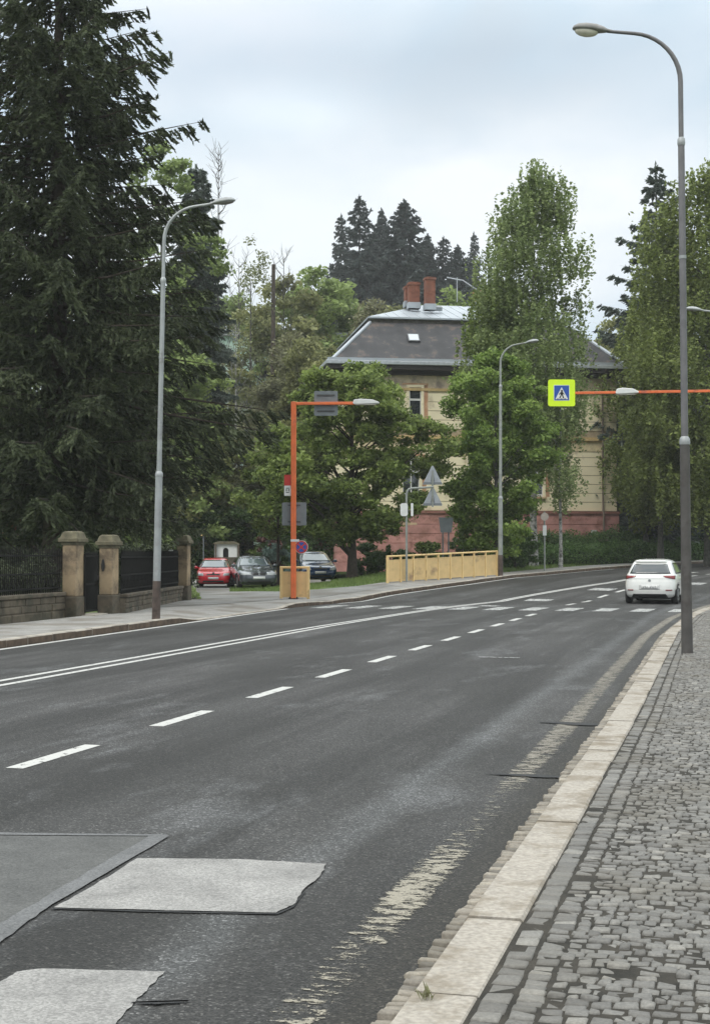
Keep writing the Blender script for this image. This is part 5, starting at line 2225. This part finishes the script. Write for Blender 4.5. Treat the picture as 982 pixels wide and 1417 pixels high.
# central trees ------------------------------------------------------------
lx_, ly_ = X_(487, 64), 64.0
broadleaf('linden_tree', 'dense green linden in front of the left half of the villa', lx_, ly_, gz_(lx_, ly_), zt_px(500, 64) - gz_(lx_, ly_), 3.75, 1.8, LF_LIND, 41, 230, 330, .20, .85, 'round', tr=.22, bark=BARK, sx=1.03, hollow=.35, limbs=40)
broadleaf('linden_sapling', 'low bright leafy tree left of the linden, behind the orange mast', X_(385, 68), 68, .12, zt_px(590, 68), 2.0, 2.4, LF_LIND, 42, 50, 240, .19, .75, 'round', tr=.09, bark=BARK)
mx_, my_ = X_(686, 67), 67.0
broadleaf('maple_tree', 'bright green maple behind the street lamp in the middle', mx_, my_, gz_(mx_, my_), zt_px(490, 67) - gz_(mx_, my_), 2.95, .9, LF_MAP, 43, 190, 300, .19, .78, 'tall', tr=.14, bark=BARKG, hollow=.3, limbs=34)
b1x, b1y = X_(738, 73), 73.0
broadleaf('birch_tree', 'tall airy birch rising in front of the villa roof', b1x, b1y, gz_(b1x, b1y), zt_px(226, 73) - gz_(b1x, b1y), 3.35, 5.6, LF_BIR, 44, 260, 215, .175, .9, 'birch', tr=.20, bark=BIRCH, droop=1.0, hollow=.15, limbs=70, aspect=.7)
broadleaf('birch_tree', 'dark lower birch crown just right of the roof chimneys', X_(690, 75), 75, gz_(X_(690, 75), 75), zt_px(385, 75) - 1.2, 2.3, 6.0, LF_LIND, 45, 150, 260, .18, .8, 'tall', tr=.14, bark=BIRCH, droop=.8, hollow=.1, limbs=24)
broadleaf('birch_tree', 'weeping branches of the birch hanging before the right wall of the villa', X_(775, 72), 72, gz_(X_(775, 72), 72), zt_px(455, 72) - 1.2, 2.0, 4.2, LF_BIR, 46, 52, 170, .16, .7, 'tall', tr=.10, bark=BIRCH, droop=1.0, hollow=.1, limbs=24)

# right group ---------------------------------------------------------------
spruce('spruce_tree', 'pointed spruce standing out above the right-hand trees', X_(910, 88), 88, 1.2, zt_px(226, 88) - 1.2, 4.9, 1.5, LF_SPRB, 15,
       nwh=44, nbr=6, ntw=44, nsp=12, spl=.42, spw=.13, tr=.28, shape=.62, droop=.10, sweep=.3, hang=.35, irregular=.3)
broadleaf('birch_tree', 'broad olive green weeping birch at the right edge', X_(980, 78), 78, 1.0, zt_px(228, 78) - 1.0, 4.7, 3.0, LF_OLR, 47, 420, 260, .21, 1.0, 'cone', tr=.25, bark=BARKG, droop=1.5, hollow=.3, limbs=60)
broadleaf('birch_tree', 'smaller bare-stemmed birch at the foot of the right-hand trees', X_(913, 80), 80, 1.2, 9.5, 2.8, 3.6, LF_OLR, 48, 110, 220, .19, .9, 'tall', tr=.18, bark=BARKG, droop=1.1, hollow=.2, limbs=24)
broadleaf('broadleaf_tree', 'olive tree filling in left below the broad birch at the right edge', X_(893, 84), 84, 1.2, zt_px(400, 84) - 1.2, 2.5, 2.2, LF_OLR, 49, 110, 240, .20, .9, 'tall', tr=.16, bark=BARKG, droop=.8, hollow=.2, limbs=20)
spruce('spruce_tree', 'dark spruce deep in the shade behind the right-hand trees', X_(975, 96), 96, 1.4, 15.0, 5.5, .2, LF_SPR, 16,
       nwh=30, nbr=6, ntw=36, nsp=10, spl=.5, spw=.13, tr=.25, shape=.55, droop=.3, hang=.5)
spruce('spruce_tree', 'dark low spruce right of the villa corner', X_(885, 92), 92, 1.4, 12.0, 3.6, .2, LF_SPR, 17,
       nwh=30, nbr=6, ntw=36, nsp=10, spl=.45, spw=.12, tr=.25, shape=.5, droop=.3, hang=.5)

# background slope ----------------------------------------------------------
def hz_(x, y):
    return gz_(x, y)


protoA = broadleaf('broadleaf_tree', 'fresh green tree on the slope between the dead trunk and the villa roof', X_(440, 114), 114, hz_(X_(440, 114), 114), 18, 4.8, 1.0, LF_GRN, 51, 150, 190, .34, 1.4, 'tall', group='trees on the slope behind the villa', tr=.28)
protoB = broadleaf('broadleaf_tree', 'brownish budding tree on the slope left of the villa roof', X_(455, 106), 106, hz_(X_(455, 106), 106), 16.5, 4.8, .8, LF_OLI, 52, 150, 200, .32, 1.3, 'round', group='trees on the slope behind the villa', tr=.28)
protoC = broadleaf('broadleaf_tree', 'bare brown twiggy tree left of the villa eaves', X_(405, 100), 100, hz_(X_(405, 100), 100), 15.0, 3.8, .6, LF_BRN, 53, 130, 220, .24, 1.2, 'tall', group='trees on the slope behind the villa', tr=.22)
protoY = broadleaf('broadleaf_tree', 'airy yellow-green tree against the sky left of the chimneys', X_(346, 118), 118, hz_(X_(346, 118), 118), zt_px(330, 118) - hz_(X_(346, 118), 118), 3.2, 9, LF_YEL, 54, 60, 60, .26, 1.2, 'tall', group='trees on the slope behind the villa', tr=.2, hollow=.1)
labs = {
    'A': ['spring green tree on the slope', 'full green tree on the slope', 'fresh green tree on the slope'],
}
spots = [  # px, Z, top py, proto, label
    (290, 140, 385, protoA, 'green tree on the slope right beside the slender spruce'),
    (395, 122, 388, protoB, 'olive tree on the slope under the thin dead trunk'),
    (432, 128, 372, protoA, 'green tree on the slope, halfway to the hilltop spruces'),
    (470, 130, 392, protoA, 'green tree just left of the hilltop spruces'),
    (512, 122, 425, protoC, 'brown tree directly above the villa left roof corner'),
    (545, 128, 428, protoB, 'olive tree behind the brick chimneys'),
    (622, 124, 402, protoA, 'bright green treetop showing behind the metal roof'),
    (402, 104, 470, protoC, 'brown twiggy tree in front of the mint building'),
    (428, 97, 470, protoB, 'olive tree touching the villa side eaves'),
    (255, 90, 560, protoA, 'green tree low before the slender spruce'),
    (240, 88, 470, protoA, 'green tree standing before the slender bluish spruce'),
    (335, 94, 610, protoB, 'olive bushy tree behind the white shrine'),
    (255, 90, 520, protoB, 'olive tree between the two left spruces'),
    (405, 90, 610, protoA, 'green tree left behind the linden crown'),
    (325, 146, 425, protoB, 'olive tree behind the mint building, left part'),
    (180, 100, 420, protoA, 'green tree behind the huge spruce, right part'),
    (90, 104, 400, protoB, 'olive tree behind the huge spruce, middle part'),
    (0, 98, 420, protoA, 'green tree behind the huge spruce, left part'),
    (860, 118, 440, protoB, 'olive tree behind the gap right of the villa roof'),
    (1010, 110, 330, protoA, 'green tree behind the right edge'),
    (690, 132, 420, protoB, 'olive tree hidden behind the birch'),
    (780, 130, 470, protoC, 'brown tree hidden behind the birch, right part'),
]
rnd = random.Random(5)
hs = {protoA.name: 18.0, protoB.name: 16.5, protoC.name: 15.0}
for (px, Z, tp, pr, lab) in spots:
    x = X_(px, Z)
    zb = hz_(x, Z) - .2
    sc = (zt_px(tp, Z) - zb) / hs[pr.name]
    w = max(.75, min(1.3, sc)) * rnd.uniform(.92, 1.1)
    dup(pr, (x, Z, zb), rnd.uniform(0, 6.28), (w, w, sc), lab)

# hilltop spruces
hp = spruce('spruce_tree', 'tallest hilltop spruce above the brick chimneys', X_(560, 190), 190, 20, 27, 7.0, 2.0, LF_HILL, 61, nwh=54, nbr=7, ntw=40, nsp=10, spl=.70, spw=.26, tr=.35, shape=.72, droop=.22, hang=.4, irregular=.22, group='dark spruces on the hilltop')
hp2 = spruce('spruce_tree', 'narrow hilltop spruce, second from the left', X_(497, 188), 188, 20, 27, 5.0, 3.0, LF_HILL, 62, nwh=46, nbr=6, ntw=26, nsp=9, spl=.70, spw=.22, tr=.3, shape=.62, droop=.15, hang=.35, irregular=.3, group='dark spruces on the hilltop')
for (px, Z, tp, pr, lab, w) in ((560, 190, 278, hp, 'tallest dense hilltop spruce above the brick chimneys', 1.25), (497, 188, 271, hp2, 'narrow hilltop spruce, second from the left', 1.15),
                                (472, 192, 297, hp2, 'slim sparse spruce at the left end of the hilltop row', .72), (528, 195, 290, hp, 'hilltop spruce close behind the tallest one, on its left', .7),
                                (592, 196, 325, hp, 'shorter hilltop spruce right of the tallest one', .75), (614, 192, 328, hp2, 'sparse-topped hilltop spruce, third from the right', .9),
                                (634, 190, 340, hp, 'compact hilltop spruce, second from the right', .8), (656, 194, 322, hp2, 'pale thin hilltop spruce at the right end of the row', .55),
                                (515, 200, 330, hp, 'hilltop spruce filling the gap between the two tall groups', .9), (585, 202, 345, hp, 'hilltop spruce filling in behind the tallest one', .9), (645, 204, 365, hp, 'low dark hilltop spruce behind the right group', 1.0)):
    x = X_(px, Z)
    zb = hz_(x, Z) - .3
    sc = (zt_px(tp, Z) - zb) / 27.0
    if pr is hp and lab.startswith('tallest dense'):
        t = hp
    elif pr is hp2 and lab.startswith('narrow'):
        t = hp2
    else:
        dup(pr, (x, Z, zb), rnd.uniform(0, 6.28), (w, w, sc), lab)
        continue
    t.location = (x, Z, zb)
    t.scale = (w, w, sc)
    t['label'] = lab

# dead trunk and bare crowns against the sky
mb = MB()
z0 = hz_(X_(377, 117), 117)
mb.tube([(0, 0, -.5), (0, 0, 10), (.05, 0, zt_px(366, 117) - z0)], [.30, .22, .15], 8)
o = mb.build('dead_trunk', BARK)
o.location = (X_(377, 117), 117, z0)
setp(o, 'branchless dead trunk sticking up above the slope trees', 'tree')


def bare_tree(label, px, Z, tp, spread, seed, m=BARKG):
    rng = np.random.default_rng(seed)
    x = X_(px, Z)
    zb = hz_(x, Z)
    H = zt_px(tp, Z) - zb
    mb = MB()
    mb.tube([(0, 0, -.5), (0, 0, H * .5), (0, 0, H * .97)], [.16, .10, .015], 6)
    for k in range(46):
        f = rng.uniform(.45, .97)
        a = rng.uniform(0, 2 * PI)
        l_ = spread * (1.15 - f) * rng.uniform(.7, 1.6)
        p_ = Vector((0, 0, H * f))
        q_ = p_ + Vector((math.cos(a) * l_ * .5, math.sin(a) * l_ * .5, l_ * .5))
        e = q_ + Vector((math.cos(a) * l_ * .3, math.sin(a) * l_ * .3, l_ * .9))
        mb.tube([p_, q_, e], [.035, .022, .008], 4, False)
        for j in range(3):
            g_ = q_.lerp(e, rng.uniform(0, .8))
            mb.tube([g_, g_ + Vector((rng.normal(0, .4), rng.normal(0, .4), rng.uniform(.3, .9)))], [.014, .006], 3, False)
    o = mb.build('bare_tree', m)
    o.location = (x, Z, zb)
    return setp(o, label, 'tree')


bare_tree('leafless pale tree standing before the mint building', 326, 116, 440, 3.0, 8, BIRCH)
bare_tree('leafless grey tree against the sky right of the dead trunk', 392, 121, 342, 4.0, 3)
bare_tree('thin bare treetop above the slender bluish spruce', 301, 100, 186, 1.8, 4)
bare_tree('leafless grey tree against the sky left of the hilltop spruces', 330, 124, 345, 4.0, 5)

# shrubs --------------------------------------------------------------------
def bush(name, label, px, Z, ytop, wpx, m, seed, n=26, size=.12, zb=None, cat='bush', depth=1.0, aspect=.6):
    x = X_(px, Z)
    zb = gz_(x, Z) if zb is None else zb
    H = zt_px(ytop, Z) - zb
    Rr = wpx / 2 / F_PX * Z
    return broadleaf(name, label, x, Z, zb, H, Rr, .15, m, seed, n, 240, size, max(.35, Rr * .35), 'bush', cat, tr=.06, hollow=.5, limbs=8, aspect=aspect)


bush('copper_shrub', 'dark copper-red shrub above the blue-green conifer', 372, 79, 714, 52, LF_COP, 71, 26, .15)
bush('blue_conifer', 'blue-green conifer shrub behind the dark sedan', 383, 78, 754, 60, LF_BLU, 72, 30, .15, aspect=.25)
bush('garden_shrub', 'dark green shrub at the foot of the linden', 508, 69, 752, 62, LF_HED, 73, 40, .12)
bush('garden_shrub', 'green shrub behind the left end of the long yellow railing', 540, 67, 756, 70, LF_HED, 74, 34, .12)
bush('garden_shrub', 'light green shrub behind the middle of the long yellow railing', 590, 66.5, 750, 60, LF_LIND, 75, 28, .12)
bush('garden_shrub', 'dark shrub beside the notice board', 640, 71, 742, 60, LF_HED, 76, 30, .12)
bush('garden_shrub', 'tall green shrub at the foot of the maple', 712, 70, 690, 70, LF_HED, 77, 44, .13)
bush('garden_shrub', 'dark shrub behind the shrine on the left', 285, 88, 700, 110, LF_HED, 78, 50, .2)
bush('garden_shrub', 'dark shrub behind the shrine on the right', 350, 89, 690, 110, LF_HED, 79, 50, .2)
bush('garden_shrub', 'dark shrub behind the copper shrub', 420, 86, 690, 110, LF_HED, 80, 50, .2)
bush('garden_shrub', 'clipped green shrub under the huge spruce at the left edge', 12, 52, 740, 40, LF_LIND, 81, 26, .1)


def hedge(name, label, p0, p1, w, h0, h1, m, seed, nleaf=26000, size=.12, cat='hedge', amp=.25):
    """leafy bank between two points: solid near-black core with leaves over and through it"""
    rng = np.random.default_rng(seed)
    a, b = np.array(p0[:2], float), np.array(p1[:2], float)
    d = b - a
    ln_ = np.linalg.norm(d)
    d /= ln_
    nr = np.array([-d[1], d[0]])
    t = empty(name, (p0[0], p0[1], 0), label, cat)
    ph = rng.uniform(0, 6.28, 6)

    def top(u, v):
        return np.interp(u, [0, ln_], [h0, h1]) * (1 + amp * .5 * np.sin(u * 1.1 + ph[0] + v) + amp * .35 * np.sin(u * 2.7 + ph[1]) + amp * .25 * np.sin(u * 5.1 + ph[2] + 2 * v))

    def gz(u, v):
        x = a[0] + d[0] * u + nr[0] * v
        y = a[1] + d[1] * u + nr[1] * v
        return x, y, terr_z(x[None], y[None])[0]
    n = nleaf
    u = rng.uniform(0, ln_, n)
    th = rng.uniform(0, PI, n)
    rr = rng.uniform(.72, 1.04, n)
    v = -np.cos(th) * w / 2 * rr
    hgt = np.sin(th) ** .6 * top(u, v * 2) * rr
    x, y, zg = gz(u, v)
    C = np.stack([x - p0[0], y - p0[1], zg + hgt], 1) + rng.normal(0, .03, (n, 3))
    V, Fq = leaves(rng, C, size, .6, .5)
    npmesh('leaves', V, Fq, m, t, tint=rng.uniform(0, 1, len(Fq)))
    # core
    nu, nv = int(ln_ / .4) + 2, 10
    U, TH = np.meshgrid(np.linspace(0, ln_, nu), np.linspace(0, PI, nv))
    vv = -np.cos(TH) * w / 2 * .72
    hg = np.sin(TH) ** .6 * top(U, vv * 2) * .74
    x, y, zg = gz(U.ravel(), vv.ravel())
    V = np.stack([x - p0[0], y - p0[1], zg - .1 + hg.ravel()], 1)
    i = (np.arange(nu - 1)[None] + np.arange(nv - 1)[:, None] * nu).ravel()
    npmesh('inner_core', V, np.stack([i, i + 1, i + 1 + nu, i + nu], 1), mat('hedge_core', (0.018, 0.024, 0.010), rough=1.0, var=.3), t, smooth=True)  # plain near-black shell added to stop the view through the leaves
    return t


def hp_(px, Z):
    return (X_(px, Z), Z)


hedge('hedge', 'low front row of the dark green hedge along the far verge', hp_(705, 73.5), hp_(1000, 90), 1.8, .95, 1.3, LF_HGR, 91, 30000, .12)
hedge('hedge', 'taller back row of the hedge below the villa plinth', hp_(715, 77.5), hp_(1000, 93.5), 1.5, 1.35, 2.0, LF_HGR, 92, 26000, .13)
hedge('hedge', 'dark green garden hedge behind the left iron fence', (-9.4, 30.0), (-7.7, 36.0), 1.0, 1.35, 1.3, LF_SPR, 93, 16000, .08)
hedge('hedge', 'dark garden shrubbery behind the fence by the corner pier', (-7.4, 38.8), (-6.7, 47.5), 1.1, 1.15, 1.1, LF_SPR, 94, 18000, .09)
hedge('hedge', 'dark hedge mass added to blacken the space under the huge spruce', (-12.5, 49), (-6.8, 56), 2.2, 1.7, 2.0, LF_SPR, 95, 18000, .14)  # added behind the big spruce to make its interior black
hedge('hedge', 'weedy green strip at the foot of the wall along the driveway', (-5.35, 48.2), (-6.9, 58), .45, .28, .35, LF_GRN, 96, 5000, .07)


hedge('hedge', 'weedy strip at the foot of the stone wall left of the piers', P(8.0, -9.12), P(19.6, -9.35), .35, .10, .16, LF_OLI, 97, 3500, .06)


# grass tufts ------------------------------------------------------------
def tufts(name, label, poly_fn, n, seed, hgt=.12):
    rng = np.random.default_rng(seed)
    xy = poly_fn(rng, n)
    zz = terr_z(xy[:, 0][None], xy[:, 1][None])[0]
    n = len(xy)
    C = np.stack([xy[:, 0], xy[:, 1], zz], 1)
    hd_ = rng.normal(0, .5, (n, 3))
    hd_[:, 2] = 1
    hh_ = hgt * rng.uniform(.5, 1.4, (n, 1))
    sd_ = rng.normal(size=(n, 3))
    sd_[:, 2] = 0
    sd_ /= np.linalg.norm(sd_, axis=1, keepdims=True)
    w = .012
    V = np.stack([C - sd_ * w, C + sd_ * w, C + hd_ * hh_ + sd_ * w * .2, C + hd_ * hh_ - sd_ * w * .2], 1).reshape(-1, 3)
    Fq = np.arange(n * 4).reshape(n, 4)
    o = npmesh(name, V, Fq, leafmat('grass_blades', (0.10, 0.16, 0.040), (0.24, 0.32, 0.10), .4, .8), tint=rng.uniform(0, 1, n))
    o['label'] = label
    o['category'] = 'grass'
    o['kind'] = 'stuff'
    return o


def so_region(s0, s1, o0, o1):
    def f(rng, n):
        s = rng.uniform(s0, s1, n)
        o = rng.uniform(0, 1, n)
        oo = PAVE_L(s) - .15 - o * (o1 - o0)
        x, y = P(s, oo)
        return np.stack([x, y], 1)
    return f


def inpoly(x, y, poly):
    ins = np.zeros(len(x), bool)
    for i in range(len(poly)):
        x0, y0 = poly[i][0], poly[i][1]
        x1, y1 = poly[i - 1][0], poly[i - 1][1]
        c = ((y0 > y) != (y1 > y)) & (x < (x1 - x0) * (y - y0) / (y1 - y0 + 1e-12) + x0)
        ins ^= c
    return ins


def lawn_region(rng, n):
    poly = [gl[0], gl[1], gl[2], gl[3], (2.2, 58.6), (5.6, 64), (5, 70), (.2, 76), (-5.9, 68.5)]
    x = rng.uniform(-6, 6, n * 3)
    y = rng.uniform(56, 76, n * 3)
    k = inpoly(x, y, poly)
    return np.stack([x[k], y[k]], 1)[:n]


tufts('grass', 'strip of green grass between the far pavement and the hedge', so_region(50, 82, 0, 5.0), 36000, 5)
tufts('grass', 'green grass bank below the linden between driveway and railing', lawn_region, 22000, 6)


# weeds in the kerb joints -------------------------------------------------
for (px, py, lab) in ((592, 1383, 'small weed growing in the kerb joint nearest the camera'),):
    x, y = G(px, py, .105)
    rng = np.random.default_rng(px)
    n = 16
    a = rng.uniform(0, 6.28, n)
    ln_ = rng.uniform(.02, .06, n)
    C0 = np.stack([rng.normal(0, .012, n), rng.normal(0, .012, n), np.zeros(n)], 1)
    tip = C0 + np.stack([np.cos(a) * ln_ * .7, np.sin(a) * ln_ * .7, ln_], 1)
    sd_ = np.stack([-np.sin(a), np.cos(a), a * 0], 1) * .004
    md = (C0 + tip) / 2 + np.array([0, 0, .006])
    V = np.stack([C0, md - sd_, tip, md + sd_], 1).reshape(-1, 3)
    o = npmesh('weed', V, np.arange(n * 4).reshape(n, 4), LF_BRN, tint=rng.uniform(0, 1, n))
    o.location = (x, y, .10)
    setp(o, lab, 'weed')


# ------------------------------------------------------------------ the air
hm = bpy.data.materials.new('haze')
hm.use_nodes = True
t_ = hm.node_tree
t_.nodes.clear()
pv = N(t_, 'ShaderNodeVolumePrincipled', Density=0.0004)
pv.inputs['Color'].default_value = (0.95, 0.95, 0.94, 1)
ho = N(t_, 'ShaderNodeOutputMaterial')
L(t_, pv.outputs[0], ho.inputs['Volume'])
mb = MB()
mb.box(-410, 510, -210, 910, -1.5, 95)
hz = mb.build('haze', hm)
hz['kind'] = 'stuff'
hz['label'] = 'thin pale haze of an overcast day filling the air'
hz['category'] = 'haze'
